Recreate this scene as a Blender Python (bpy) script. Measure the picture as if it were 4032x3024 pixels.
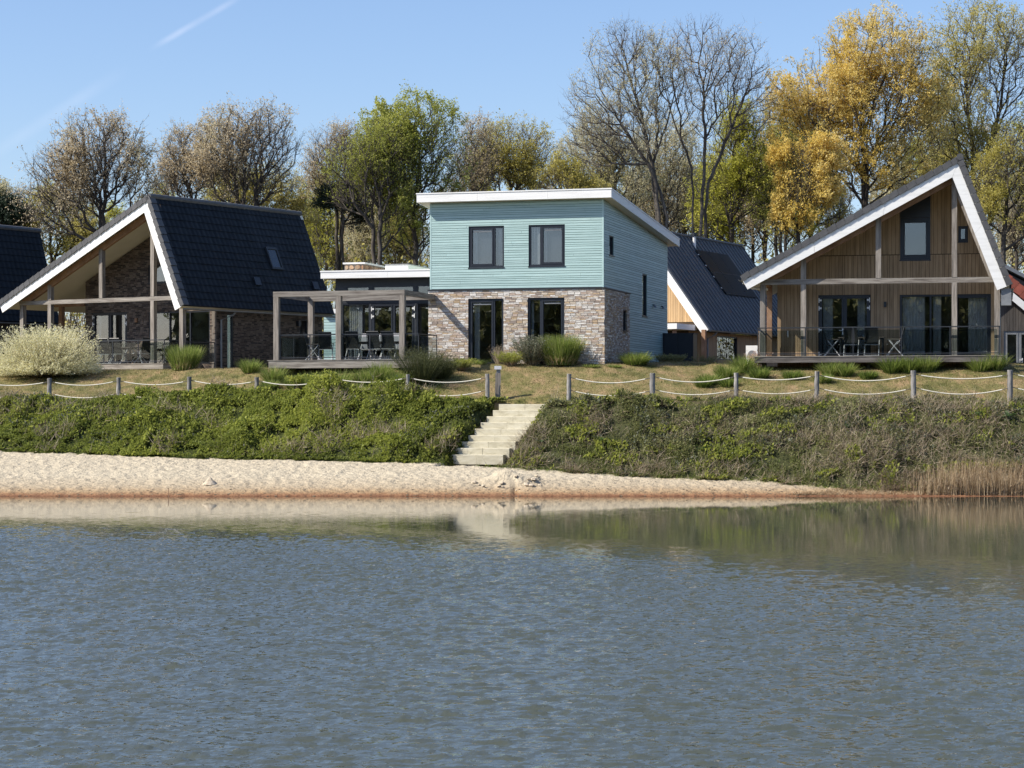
import bpy, math, random
import numpy as np
from math import sin, cos, radians, pi
from mathutils import Vector, Matrix
rng = np.random.default_rng(7); random.seed(7)
scene = bpy.context.scene
for o in list(bpy.data.objects): bpy.data.objects.remove(o)

# ------------------------------------------------------------------ camera
F = 8624.0; CX = 2016.0; HY = 1600.0; HC = 2.96
cam_d = bpy.data.cameras.new("camera"); cam = bpy.data.objects.new("camera", cam_d)
scene.collection.objects.link(cam); scene.camera = cam
cam.location = (0, 0, HC); cam.rotation_euler = (radians(90), 0, 0)
cam_d.sensor_width = 36; cam_d.lens = 36 * F / 4032; cam_d.shift_y = (HY - 1512) / 4032
cam_d.clip_start = 0.5; cam_d.clip_end = 3000
scene.render.resolution_x = 1024; scene.render.resolution_y = 768

# ------------------------------------------------------------------ light
SUN_AZ = radians(74); SUN_EL = radians(42)
sv = Vector((-sin(SUN_AZ) * cos(SUN_EL), -cos(SUN_AZ) * cos(SUN_EL), sin(SUN_EL)))
sd = bpy.data.lights.new("sun", 'SUN'); sd.energy = 4.7; sd.angle = radians(0.5); sd.color = (1.0, 0.93, 0.82)
so = bpy.data.objects.new("sun", sd); scene.collection.objects.link(so)
so.rotation_euler = sv.to_track_quat('Z', 'Y').to_euler(); so.location = (-60, -20, 60)
world = bpy.data.worlds.new("World"); scene.world = world; world.use_nodes = True
wn = world.node_tree; wn.nodes.clear()
def W(t): return wn.nodes.new(t)
wo = W('ShaderNodeOutputWorld'); bg = W('ShaderNodeBackground'); sky = W('ShaderNodeTexSky')
sky.sky_type = 'NISHITA'; sky.sun_disc = False; sky.sun_elevation = SUN_EL
sky.sun_rotation = math.atan2(sv.x, sv.y); sky.air_density = 1.0; sky.dust_density = 0.7; sky.ozone_density = 6.5
bg.inputs['Strength'].default_value = 0.128
# thin vapour trail drifting in the sky
def raydir(px, py): return Vector(((px - CX) / F, 1, (HY - py) / F)).normalized()
geo = W('ShaderNodeTexCoord')
def trail(a, b, w, gain):
    d1, d2 = raydir(*a), raydir(*b); n = d1.cross(d2).normalized(); t = (d2 - d1).normalized(); mid = (d1 + d2).normalized()
    half = d1.angle(d2) / 2
    dn = W('ShaderNodeVectorMath'); dn.operation = 'DOT_PRODUCT'; dn.inputs[1].default_value = n
    wn.links.new(geo.outputs['Generated'], dn.inputs[0])
    ab = W('ShaderNodeMath'); ab.operation = 'ABSOLUTE'; wn.links.new(dn.outputs['Value'], ab.inputs[0])
    m1 = W('ShaderNodeMapRange'); m1.interpolation_type = 'SMOOTHSTEP'
    m1.inputs['From Min'].default_value = 0; m1.inputs['From Max'].default_value = w
    m1.inputs['To Min'].default_value = gain; m1.inputs['To Max'].default_value = 0
    wn.links.new(ab.outputs[0], m1.inputs['Value'])
    dt = W('ShaderNodeVectorMath'); dt.operation = 'DOT_PRODUCT'; dt.inputs[1].default_value = t
    wn.links.new(geo.outputs['Generated'], dt.inputs[0])
    sub = W('ShaderNodeMath'); sub.operation = 'SUBTRACT'; sub.inputs[1].default_value = mid.dot(t)
    wn.links.new(dt.outputs['Value'], sub.inputs[0])
    ab2 = W('ShaderNodeMath'); ab2.operation = 'ABSOLUTE'; wn.links.new(sub.outputs[0], ab2.inputs[0])
    m2 = W('ShaderNodeMapRange'); m2.interpolation_type = 'SMOOTHSTEP'
    m2.inputs['From Min'].default_value = half * .45; m2.inputs['From Max'].default_value = half * 1.1
    m2.inputs['To Min'].default_value = 1; m2.inputs['To Max'].default_value = 0
    wn.links.new(ab2.outputs[0], m2.inputs['Value'])
    mu = W('ShaderNodeMath'); mu.operation = 'MULTIPLY'; wn.links.new(m1.outputs[0], mu.inputs[0]); wn.links.new(m2.outputs[0], mu.inputs[1])
    return mu
t1 = trail((590, 195), (960, -20), .0022, .16); t2 = trail((-80, 640), (500, 270), .0045, .06)
ad = W('ShaderNodeMath'); wn.links.new(t1.outputs[0], ad.inputs[0]); wn.links.new(t2.outputs[0], ad.inputs[1])
nz = W('ShaderNodeTexNoise'); nz.inputs['Scale'].default_value = 60; nz.inputs['Detail'].default_value = 6
wn.links.new(geo.outputs['Generated'], nz.inputs['Vector'])
mu = W('ShaderNodeMath'); mu.operation = 'MULTIPLY'; wn.links.new(ad.outputs[0], mu.inputs[0]); wn.links.new(nz.outputs['Fac'], mu.inputs[1])
mixs = W('ShaderNodeMix'); mixs.data_type = 'RGBA'; mixs.inputs['B'].default_value = (9, 9.3, 9.8, 1)
wn.links.new(mu.outputs[0], mixs.inputs['Factor']); wn.links.new(sky.outputs[0], mixs.inputs['A'])
tn_ = W('ShaderNodeMix'); tn_.data_type = 'RGBA'; tn_.blend_type = 'MULTIPLY'; tn_.inputs['Factor'].default_value = 1; tn_.inputs['B'].default_value = (1.05, .93, .90, 1)
wn.links.new(mixs.outputs['Result'], tn_.inputs['A']); wn.links.new(tn_.outputs['Result'], bg.inputs['Color']); wn.links.new(bg.outputs[0], wo.inputs['Surface'])
vs = scene.view_settings
vs.view_transform = 'Standard'; vs.look = 'None'; vs.exposure = 0.6; vs.gamma = 1; vs.use_curve_mapping = False

# ------------------------------------------------------------------ helpers
COL = scene.collection
def tag(o, label=None, cat=None, group=None, kind=None):
    if label: o['label'] = label
    if cat: o['category'] = cat
    if group: o['group'] = group
    if kind: o['kind'] = kind
    return o
def empty(name, loc, rz=0, label=None, cat=None, group=None):
    o = bpy.data.objects.new(name, None); COL.objects.link(o); o.location = loc; o.rotation_euler = (0, 0, rz)
    o.empty_display_size = .3
    return tag(o, label, cat, group)
def link(name, me, mats, parent=None):
    for m in (mats if isinstance(mats, (list, tuple)) else [mats]): me.materials.append(m)
    o = bpy.data.objects.new(name, me); COL.objects.link(o)
    if parent: o.parent = parent
    return o
def np_mesh(name, V, Fc, tint=None, smooth=False, matidx=None):
    V = np.asarray(V, dtype=np.float32); Fc = np.asarray(Fc, dtype=np.int32)
    me = bpy.data.meshes.new(name); n, k = Fc.shape
    me.vertices.add(len(V)); me.vertices.foreach_set('co', V.ravel())
    me.loops.add(n * k); me.loops.foreach_set('vertex_index', Fc.ravel())
    me.polygons.add(n); me.polygons.foreach_set('loop_start', np.arange(0, n * k, k, dtype=np.int32))
    if matidx is not None: me.polygons.foreach_set('material_index', np.asarray(matidx, dtype=np.int32))
    me.update(calc_edges=True)
    me.polygons.foreach_set('use_smooth', np.full(n, smooth, dtype=bool))
    if tint is not None:
        a = me.attributes.new('tint', 'FLOAT', 'POINT'); a.data.foreach_set('value', np.asarray(tint, dtype=np.float32))
    return me
class Basis:
    def __init__(s, o, U, V, N): s.o, s.U, s.V, s.N = Vector(o), Vector(U), Vector(V), Vector(N)
    def p(s, u, v, n=0): return s.o + s.U * u + s.V * v + s.N * n
class MB:
    def __init__(s): s.v = []; s.f = []; s.mi = []
    def poly(s, pts, mi=0):
        b = len(s.v); s.v += [tuple(p) for p in pts]; s.f.append(tuple(range(b, b + len(pts)))); s.mi.append(mi); return s
    def hexa(s, c, mi=0):
        b = len(s.v); s.v += [tuple(p) for p in c]
        for q in ((0, 3, 2, 1), (4, 5, 6, 7), (0, 1, 5, 4), (1, 2, 6, 5), (2, 3, 7, 6), (3, 0, 4, 7)):
            s.f.append(tuple(b + i for i in q)); s.mi.append(mi)
        return s
    def box(s, x0, x1, y0, y1, z0, z1, mi=0):
        return s.hexa([(x0, y0, z0), (x1, y0, z0), (x1, y1, z0), (x0, y1, z0), (x0, y0, z1), (x1, y0, z1), (x1, y1, z1), (x0, y1, z1)], mi)
    def boxB(s, B, u0, u1, v0, v1, n0, n1, mi=0):
        return s.hexa([B.p(u0, v0, n0), B.p(u1, v0, n0), B.p(u1, v1, n0), B.p(u0, v1, n0), B.p(u0, v0, n1), B.p(u1, v0, n1), B.p(u1, v1, n1), B.p(u0, v1, n1)], mi)
    def prism(s, B, pts, n0, n1, mi=0):
        k = len(pts); b = len(s.v)
        s.v += [tuple(B.p(u, v, n0)) for u, v in pts] + [tuple(B.p(u, v, n1)) for u, v in pts]
        s.f.append(tuple(b + i for i in reversed(range(k)))); s.f.append(tuple(b + k + i for i in range(k))); s.mi += [mi, mi]
        for i in range(k):
            j = (i + 1) % k; s.f.append((b + i, b + j, b + k + j, b + k + i)); s.mi.append(mi)
        return s
    def bar(s, a, b, w, h=None, up=(0, 0, 1), mi=0):
        a, b = Vector(a), Vector(b); h = h or w; d = (b - a).normalized(); up = Vector(up)
        if abs(d.dot(up)) > .98: up = Vector((0, 1, 0))
        r = d.cross(up).normalized(); t = r.cross(d).normalized(); r = r * w / 2; t = t * h / 2
        return s.hexa([a - r - t, a + r - t, a + r + t, a - r + t, b - r - t, b + r - t, b + r + t, b - r + t], mi)
    def tube(s, pts, r, k=8, mi=0, r1=None):
        pts = [Vector(p) for p in pts]; b = len(s.v); n = len(pts)
        for i, p in enumerate(pts):
            d = (pts[min(i + 1, n - 1)] - pts[max(i - 1, 0)]).normalized()
            up = Vector((0, 0, 1)) if abs(d.z) < .95 else Vector((0, 1, 0))
            q = d.cross(up).normalized(); w = q.cross(d).normalized()
            rr = r if r1 is None else r + (r1 - r) * i / (n - 1)
            for j in range(k):
                a = 2 * pi * j / k; s.v.append(tuple(p + q * rr * cos(a) + w * rr * sin(a)))
        for i in range(n - 1):
            for j in range(k):
                j2 = (j + 1) % k; s.f.append((b + i * k + j, b + i * k + j2, b + (i + 1) * k + j2, b + (i + 1) * k + j)); s.mi.append(mi)
        s.f.append(tuple(b + j for j in reversed(range(k)))); s.f.append(tuple(b + (n - 1) * k + j for j in range(k))); s.mi += [mi, mi]
        return s
    def mesh(s, name):
        me = bpy.data.meshes.new(name); me.from_pydata(s.v, [], s.f); me.polygons.foreach_set('material_index', s.mi); me.update(); return me
    def build(s, name, mats, parent=None): return link(name, s.mesh(name), mats, parent)

def clip(poly, a, b, c):            # keep a*u+b*v<=c
    out = []
    for i in range(len(poly)):
        p, q = poly[i], poly[(i + 1) % len(poly)]; dp = a * p[0] + b * p[1] - c; dq = a * q[0] + b * q[1] - c
        if dp <= 0: out.append(p)
        if (dp < 0 < dq) or (dq < 0 < dp):
            t = dp / (dp - dq); out.append((p[0] + (q[0] - p[0]) * t, p[1] + (q[1] - p[1]) * t))
    return out
def clip_convex(poly, region):      # region: convex, counter-clockwise in (u,v)
    for i in range(len(region)):
        (x0, y0), (x1, y1) = region[i], region[(i + 1) % len(region)]
        a, b = (y1 - y0), -(x1 - x0)
        if abs(a) + abs(b) < 1e-9: continue
        poly = clip(poly, a, b, a * x0 + b * y0)
        if len(poly) < 3: return []
    return poly
def area(p): return abs(sum(p[i][0] * p[(i + 1) % len(p)][1] - p[(i + 1) % len(p)][0] * p[i][1] for i in range(len(p)))) / 2
def rect_minus(r, holes):           # r=(u0,u1,v0,v1); subtract along u for holes overlapping in v
    segs = [r]
    for h in holes:
        ns = []
        for (a, b, c, d) in segs:
            if h[1] <= a or h[0] >= b or h[3] <= c or h[2] >= d: ns.append((a, b, c, d)); continue
            if h[2] > c: ns.append((a, b, c, h[2]))
            if h[3] < d: ns.append((a, b, h[3], d))
            c2, d2 = max(c, h[2]), min(d, h[3])
            if h[0] > a: ns.append((a, h[0], c2, d2))
            if h[1] < b: ns.append((h[1], b, c2, d2))
        segs = ns
    return [s for s in segs if s[1] - s[0] > .012 and s[3] - s[2] > .008]
def rp(r): return [(r[0], r[2]), (r[1], r[2]), (r[1], r[3]), (r[0], r[3])]
def backing(name, B, region, holes, n0, n1, mat, parent):
    m = MB(); us = sorted({p[0] for p in region} | {h[0] for h in holes} | {h[1] for h in holes}); lo = min(p[1] for p in region); hi = max(p[1] for p in region)
    for r in rect_minus((us[0], us[-1], lo, hi), holes):
        p = clip_convex(rp(r), region)
        if len(p) > 2 and area(p) > 1e-4: m.prism(B, p, n0, n1)
    return m.build(name, mat, parent)
def boards(name, B, region, holes, vert, widths, gap, n0, n1, mat, parent, joints=0, stagger=None):
    """individual cladding boards over a convex region"""
    us = [p[0] for p in region]; vsx = [p[1] for p in region]; u0, u1, v0, v1 = min(us), max(us), min(vsx), max(vsx)
    a, e = (u0, u1) if vert else (v0, v1); k = 0; out = []
    while a < e - .01:
        w = widths[k % len(widths)]; k += 1; b = min(a + w, e)
        lo, hi = (v0, v1) if vert else (u0, u1)
        cuts = [lo]
        if joints:
            c = lo + random.uniform(.15, 1) * joints
            while c < hi - .4: cuts.append(c); c += joints * random.uniform(.8, 1.2)
        cuts.append(hi)
        off = random.uniform(-.002, .002)
        for i in range(len(cuts) - 1):
            r = (a + gap / 2, b - gap / 2, cuts[i] + .003, cuts[i + 1] - .003) if vert else (cuts[i] + .003, cuts[i + 1] - .003, a + gap / 2, b - gap / 2)
            for q in rect_minus(r, holes):
                p = clip_convex(rp(q), region)
                if len(p) > 2 and area(p) > .001:
                    m = MB(); m.prism(B, p, n0, n1 + off); out.append(m.build(name, mat, parent))
        a = b
    return out

# frame helper: local axes of a building, x to the right along its front, y to the back
class Frame:
    def __init__(s, ox, oy, oz, th):
        s.th = radians(th); s.o = (ox, oy, oz); s.ux = (cos(s.th), -sin(s.th)); s.uy = (sin(s.th), cos(s.th))
    def fx(s, px, py, yl=0):
        dx, dz = (px - CX) / F, (HY - py) / F; n = s.uy
        t = (yl + s.o[0] * n[0] + s.o[1] * n[1]) / (dx * n[0] + n[1])
        X, Y, Z = dx * t, t, HC + dz * t
        return ((X - s.o[0]) * s.ux[0] + (Y - s.o[1]) * s.ux[1], Z - s.o[2])
    def fy(s, px, py, xl=0):
        dx, dz = (px - CX) / F, (HY - py) / F; n = s.ux
        t = (xl + s.o[0] * n[0] + s.o[1] * n[1]) / (dx * n[0] + n[1])
        X, Y, Z = dx * t, t, HC + dz * t
        return ((X - s.o[0]) * s.uy[0] + (Y - s.o[1]) * s.uy[1], Z - s.o[2])
    def w(s, x, y, z=0): return (s.o[0] + x * s.ux[0] + y * s.uy[0], s.o[1] + x * s.ux[1] + y * s.uy[1], s.o[2] + z)
    def rect(s, x0, y0, x1, y1, yl=0):
        a, c = s.fx(x0, y1, yl), s.fx(x1, y0, yl)
        return (a[0], c[0], min(a[1], s.fx(x1, y1, yl)[1]), c[1])   # u0,u1,v0,v1
    def front(s, yl=0): return Basis((0, yl, 0), (1, 0, 0), (0, 0, 1), (0, -1, 0))
    def side(s, xl=0): return Basis((xl, 0, 0), (0, 1, 0), (0, 0, 1), (1, 0, 0))
def at(px, py, Y): return ((px - CX) * Y / F, Y, HC + (HY - py) * Y / F)

# ------------------------------------------------------------------ materials
def newmat(name):
    m = bpy.data.materials.new(name); m.use_nodes = True; nt = m.node_tree
    return m, nt, nt.nodes['Principled BSDF']
def mat(name, cols, rough=.6, scale=(4, 4, 4), detail=5, bump=0, bscale=None, metal=0, tint=False, spec=.5, transl=0, objrand=0, contrast=(.3, .7)):
    m, nt, P = newmat(name); N = nt.nodes; L = nt.links
    tc = N.new('ShaderNodeTexCoord'); mp = N.new('ShaderNodeMapping'); mp.inputs['Scale'].default_value = scale
    L.new(tc.outputs['Object'], mp.inputs['Vector'])
    nz = N.new('ShaderNodeTexNoise'); nz.inputs['Scale'].default_value = 1; nz.inputs['Detail'].default_value = detail; nz.inputs['Roughness'].default_value = .62
    L.new(mp.outputs[0], nz.inputs['Vector']); fac = nz.outputs['Fac']
    cr = N.new('ShaderNodeValToRGB'); e = cr.color_ramp.elements
    lo, hi = (0.0, 1.0) if tint else contrast
    e[0].position = lo; e[0].color = (*cols[0], 1); e[1].position = hi; e[1].color = (*cols[-1], 1)
    for i, c in enumerate(cols[1:-1]):
        x = e.new(lo + (hi - lo) * (i + 1) / (len(cols) - 1)); x.color = (*c, 1)
    if tint:
        at_ = N.new('ShaderNodeAttribute'); at_.attribute_name = 'tint'; fac = at_.outputs['Fac']
    L.new(fac, cr.inputs['Fac']); colout = cr.outputs['Color']
    if objrand:
        oi = N.new('ShaderNodeObjectInfo'); hs = N.new('ShaderNodeHueSaturation'); mr = N.new('ShaderNodeMapRange')
        mr.inputs['To Min'].default_value = 1 - objrand; mr.inputs['To Max'].default_value = 1 + objrand
        L.new(oi.outputs['Random'], mr.inputs['Value']); L.new(mr.outputs[0], hs.inputs['Value']); L.new(colout, hs.inputs['Color']); colout = hs.outputs['Color']
    L.new(colout, P.inputs['Base Color'])
    P.inputs['Roughness'].default_value = rough; P.inputs['Metallic'].default_value = metal; P.inputs['Specular IOR Level'].default_value = spec
    if bump:
        b = N.new('ShaderNodeBump'); b.inputs['Strength'].default_value = bump; b.inputs['Distance'].default_value = .02
        n2 = N.new('ShaderNodeTexNoise'); n2.inputs['Detail'].default_value = 6; n2.inputs['Scale'].default_value = 1
        mp2 = N.new('ShaderNodeMapping'); mp2.inputs['Scale'].default_value = bscale or scale
        L.new(tc.outputs['Object'], mp2.inputs['Vector']); L.new(mp2.outputs[0], n2.inputs['Vector'])
        L.new(n2.outputs['Fac'], b.inputs['Height']); L.new(b.outputs[0], P.inputs['Normal'])
    if transl:
        out = N['Material Output']; tr = N.new('ShaderNodeBsdfTranslucent'); mx = N.new('ShaderNodeMixShader'); mx.inputs['Fac'].default_value = transl
        L.new(colout, tr.inputs['Color']); L.new(P.outputs[0], mx.inputs[1]); L.new(tr.outputs[0], mx.inputs[2]); L.new(mx.outputs[0], out.inputs['Surface'])
    return m
M = {}
M['teal'] = mat('teal_paint', [(.355, .505, .49), (.395, .55, .535), (.44, .60, .585)], .5, (1.2, 1.2, 6), bump=.15, bscale=(3, 3, 60), objrand=.06)
M['teal_dark'] = mat('teal_groove', [(.10, .2, .19), (.12, .23, .22)], .8)
M['white'] = mat('white_paint', [(.70, .70, .68), (.80, .80, .78), (.83, .83, .82)], .45, (.7, .7, 9), bump=.1, bscale=(2, 2, 30))
M['soffit'] = mat('soffit_board', [(.60, .57, .47), (.68, .64, .54)], .6, (1, 1, 1))
M['cap'] = mat('zinc_cap', [(.62, .62, .62), (.74, .74, .74)], .4)
M['post'] = mat('weathered_post', [(.08, .066, .055), (.18, .158, .135), (.29, .258, .225), (.35, .31, .26)], .85, (14, 14, 1.1), bump=.5, bscale=(40, 40, 2), objrand=.12, contrast=(.25, .75))
M['beam'] = mat('weathered_beam', [(.07, .06, .05), (.17, .148, .128), (.27, .246, .215), (.33, .30, .26)], .85, (1.1, 14, 14), bump=.5, bscale=(2, 40, 40), objrand=.1, contrast=(.25, .75))
M['deckdark'] = mat('dark_weathered_fascia', [(.05, .043, .038), (.11, .098, .09), (.17, .155, .145)], .85, (1.1, 14, 14), bump=.5, bscale=(2, 40, 40))
M['beamy'] = mat('weathered_beam_deep', [(.10, .08, .065), (.22, .19, .165), (.36, .32, .28)], .85, (14, 1.1, 14), bump=.5, bscale=(40, 2, 40))
M['rafter'] = mat('brown_rafter', [(.16, .085, .045), (.27, .155, .09), (.35, .22, .14)], .8, (2, 14, 2), bump=.3)
M['clad'] = mat('timber_cladding', [(.24, .16, .088), (.33, .228, .132), (.40, .285, .17)], .75, (8, 8, .9), bump=.3, bscale=(30, 30, 2), objrand=.12)
M['clad_dark'] = mat('cladding_gap', [(.05, .035, .02), (.06, .04, .025)], .9)
M['clad_light'] = mat('pale_cladding', [(.40, .26, .13), (.53, .36, .19)], .75, (8, 8, .9), objrand=.14)
M['clad_grey'] = mat('dark_cladding', [(.045, .04, .036), (.075, .066, .06), (.10, .09, .08)], .85, (10, 10, 1), objrand=.2)
M['tile'] = mat('slate_tile', [(.005, .007, .009), (.012, .0145, .018)], .5, (1.2, 1.2, 1.2), bump=.1, bscale=(60, 60, 60), objrand=.3, spec=.18)
M['verge'] = mat('verge_tile', [(.06, .06, .062), (.09, .09, .092)], .55, (5, 5, 5), objrand=.12)
M['redtile'] = mat('red_tile', [(.20, .05, .03), (.30, .08, .05)], .6, (4, 4, 4), objrand=.15)
M['metal'] = mat('anthracite_metal', [(.085, .097, .112), (.10, .115, .13)], .42, (2, 2, 2), metal=.0, spec=.4, objrand=.08)
M['solar'] = mat('solar_glass', [(.004, .005, .008), (.008, .009, .013)], .45, (2, 2, 2), spec=.12)
M['black'] = mat('black_frame', [(.010, .013, .020), (.016, .020, .028)], .4)
M['dgrey'] = mat('dark_grey_panel', [(.016, .02, .025), (.024, .028, .034)], .5)
M['steel'] = mat('dark_steel', [(.020, .023, .027), (.03, .034, .038)], .4)
M['inox'] = mat('brushed_steel', [(.65, .65, .64), (.75, .75, .74)], .3)
M['zinc'] = mat('grey_zinc', [(.16, .17, .18), (.24, .25, .26)], .4)
M['curtain'] = mat('white_curtain', [(.62, .61, .59), (.78, .77, .75)], .9, transl=.3)
M['blind'] = mat('grey_blind', [(.06, .062, .075), (.068, .07, .083)], .8)
M['room'] = mat('room_wall', [(.16, .15, .14), (.2, .19, .18)], .9)
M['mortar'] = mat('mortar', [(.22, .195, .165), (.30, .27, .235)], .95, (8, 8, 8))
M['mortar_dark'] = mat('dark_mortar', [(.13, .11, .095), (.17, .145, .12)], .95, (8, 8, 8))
bc = [((.64, .60, .55), (.82, .79, .74)), ((.52, .44, .35), (.68, .59, .47)), ((.46, .34, .22), (.60, .46, .30)), ((.46, .36, .29), (.58, .47, .39)), ((.46, .41, .36), (.58, .53, .48)), ((.30, .24, .20), (.42, .35, .30))]
M['bricks'] = [mat('brick_tone', [tuple(c * .6 + .02 for c in a), a, b], .9, (9, 9, 22), bump=.6, bscale=(50, 50, 50), objrand=.12, contrast=(.32, .62)) for a, b in bc]
bd = [((.060, .042, .034), (.095, .07, .055)), ((.10, .075, .06), (.15, .115, .09)), ((.028, .022, .020), (.045, .036, .032)), ((.13, .10, .078), (.18, .14, .11))]
M['dbricks'] = [mat('dark_brick_tone', [a, b], .9, (12, 12, 25), bump=.5, bscale=(50, 50, 50), objrand=.2) for a, b in bd]
M['stone'] = mat('field_stone', [(.30, .14, .07), (.40, .26, .16), (.42, .36, .28)], .9, (3, 3, 3), objrand=.3)
M['step'] = mat('concrete_step', [(.40, .365, .26), (.52, .48, .36), (.58, .545, .43)], .9, (2.5, 2.5, 6), bump=.3, bscale=(30, 30, 30), objrand=.04)
M['rope'] = mat('white_rope', [(.60, .57, .47), (.74, .70, .58)], .8, (20, 20, 20))
M['ropedark'] = mat('dark_rope', [(.10, .09, .075), (.16, .14, .12)], .9)
M['fpost'] = mat('old_fence_post', [(.08, .075, .07), (.20, .19, .18), (.33, .315, .29)], .9, (14, 14, 1.5), bump=.7, bscale=(40, 40, 3), objrand=.2, contrast=(.25, .7))
M['fabric'] = mat('black_mesh_fabric', [(.02, .022, .024), (.035, .037, .04)], .8)
M['fabricgrey'] = mat('grey_mesh_fabric', [(.20, .20, .21), (.28, .28, .29)], .8)
M['alu'] = mat('aluminium', [(.45, .45, .46), (.60, .60, .61)], .35)
M['table'] = mat('table_slat', [(.10, .085, .07), (.16, .14, .12)], .7, (2, 20, 20))
M['bark'] = mat('bark', [(.03, .026, .022), (.065, .055, .045), (.11, .095, .078)], .95, (5, 5, 1.2), bump=.6, bscale=(20, 20, 4))
M['barkgrey'] = mat('grey_bark', [(.045, .039, .033), (.085, .074, .062), (.14, .122, .10)], .95, (5, 5, 1.2), bump=.6, bscale=(20, 20, 4))
def glass(name, tcol, refl, rough=0.0):
    m, nt, P = newmat(name); N = nt.nodes; L = nt.links; N.remove(P)
    t = N.new('ShaderNodeBsdfTransparent'); t.inputs['Color'].default_value = (*tcol, 1)
    g = N.new('ShaderNodeBsdfGlossy'); g.inputs['Roughness'].default_value = rough; g.inputs['Color'].default_value = (.95, .97, 1, 1)
    lw = N.new('ShaderNodeLayerWeight'); lw.inputs['Blend'].default_value = .5; pw = N.new('ShaderNodeMath'); pw.operation = 'POWER'; pw.inputs[1].default_value = 5; L.new(lw.outputs['Facing'], pw.inputs[0])
    ml = N.new('ShaderNodeMath'); ml.operation = 'MULTIPLY_ADD'; ml.inputs[1].default_value = 1 - refl; ml.inputs[2].default_value = refl
    L.new(pw.outputs[0], ml.inputs[0]); ml.use_clamp = True
    bn = N.new('ShaderNodeTexNoise'); bn.inputs['Scale'].default_value = 1.6; tc = N.new('ShaderNodeTexCoord'); L.new(tc.outputs['Object'], bn.inputs['Vector'])
    b = N.new('ShaderNodeBump'); b.inputs['Strength'].default_value = .05; b.inputs['Distance'].default_value = .02; L.new(bn.outputs['Fac'], b.inputs['Height']); L.new(b.outputs[0], g.inputs['Normal'])
    mx = N.new('ShaderNodeMixShader'); L.new(ml.outputs[0], mx.inputs[0]); L.new(t.outputs[0], mx.inputs[1]); L.new(g.outputs[0], mx.inputs[2])
    L.new(mx.outputs[0], N['Material Output'].inputs['Surface']); return m
M['glass'] = glass('window_glass', (.80, .83, .84), .10)
M['railglass'] = glass('railing_glass', (.72, .76, .75), .02)
def leafmat(name, cols, transl=.5): return mat(name, cols, .6, tint=True, transl=transl, spec=.3)
M['l_brown'] = leafmat('budding_leaf_brown', [(.36, .28, .15), (.55, .45, .28), (.68, .60, .44), (.50, .47, .18)])
M['l_cream'] = leafmat('budding_leaf_cream', [(.40, .36, .16), (.58, .53, .31), (.68, .64, .46), (.50, .50, .16)])
M['l_green'] = leafmat('fresh_leaf_green', [(.22, .25, .04), (.35, .38, .07), (.46, .47, .11), (.54, .54, .24)])
M['l_olive'] = leafmat('yellow_olive_leaf', [(.32, .28, .06), (.48, .43, .10), (.58, .52, .18), (.62, .56, .30)])
M['l_yellow'] = leafmat('yellow_green_leaf', [(.32, .34, .05), (.52, .51, .08), (.62, .58, .2)])
M['l_gold'] = leafmat('golden_leaf', [(.55, .40, .08), (.74, .56, .13), (.82, .66, .24), (.74, .67, .40)])
M['l_pine'] = leafmat('pine_needle', [(.015, .03, .015), (.035, .055, .03)], .1)
M['l_hedge'] = leafmat('bramble_leaf', [(.08, .095, .028), (.20, .235, .05), (.34, .375, .075), (.50, .50, .11)])
M['l_hedge2'] = leafmat('scrub_leaf', [(.08, .085, .035), (.17, .185, .065), (.28, .285, .12), (.44, .41, .22)])
M['l_dry'] = leafmat('dry_stem', [(.20, .15, .10), (.34, .27, .18), (.52, .44, .32)], .15)
M['l_reed'] = leafmat('dry_reed', [(.26, .17, .09), (.46, .34, .20), (.66, .54, .36)], .25)
M['l_grass'] = leafmat('grass_blade', [(.06, .10, .02), (.17, .24, .045), (.30, .36, .09), (.44, .43, .2)])
M['l_lawn'] = leafmat('lawn_blade', [(.09, .10, .03), (.20, .18, .07), (.40, .32, .18), (.12, .14, .04)])
M['l_willow'] = leafmat('variegated_leaf', [(.30, .33, .12), (.60, .58, .30), (.76, .73, .46), (.84, .80, .58)], .4)
M['l_lav'] = leafmat('grey_green_sprig', [(.07, .085, .05), (.13, .15, .09), (.20, .20, .15)], .2)
M['l_broom'] = leafmat('broom_twig', [(.035, .05, .015), (.075, .09, .03), (.12, .12, .05)], .15)
M['l_dock'] = leafmat('dock_leaf', [(.05, .10, .03), (.09, .16, .05), (.16, .24, .10)], .25)
M['l_red'] = leafmat('pink_leaf', [(.35, .10, .07), (.55, .35, .3), (.6, .5, .42)], .3)
# ------------------------------------------------------------------ terrain
_ng = np.random.default_rng(3).random((64, 64))
def vnoise(x, y, s=1.0, k=0):
    x = np.asarray(x, float) * s + k * 17.3; y = np.asarray(y, float) * s + k * 9.7
    xi = np.floor(x).astype(int); yi = np.floor(y).astype(int); fx = x - xi; fy = y - yi
    fx = fx * fx * (3 - 2 * fx); fy = fy * fy * (3 - 2 * fy); g = lambda a, b: _ng[a % 64, b % 64]
    return (g(xi, yi) * (1 - fx) + g(xi + 1, yi) * fx) * (1 - fy) + (g(xi, yi + 1) * (1 - fx) + g(xi + 1, yi + 1) * fx) * fy
def fbm(x, y, s=1.0, k=0): return .5 * vnoise(x, y, s, k) + .27 * vnoise(x, y, s * 2.1, k + 1) + .15 * vnoise(x, y, s * 4.3, k + 2) + .08 * vnoise(x, y, s * 8.7, k + 3)
def line(pts):      # (px, py, Y) -> x, Y, z tables
    a = np.array([at(*p) for p in pts]); return a[:, 0], a[:, 1], a[:, 2]
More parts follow.
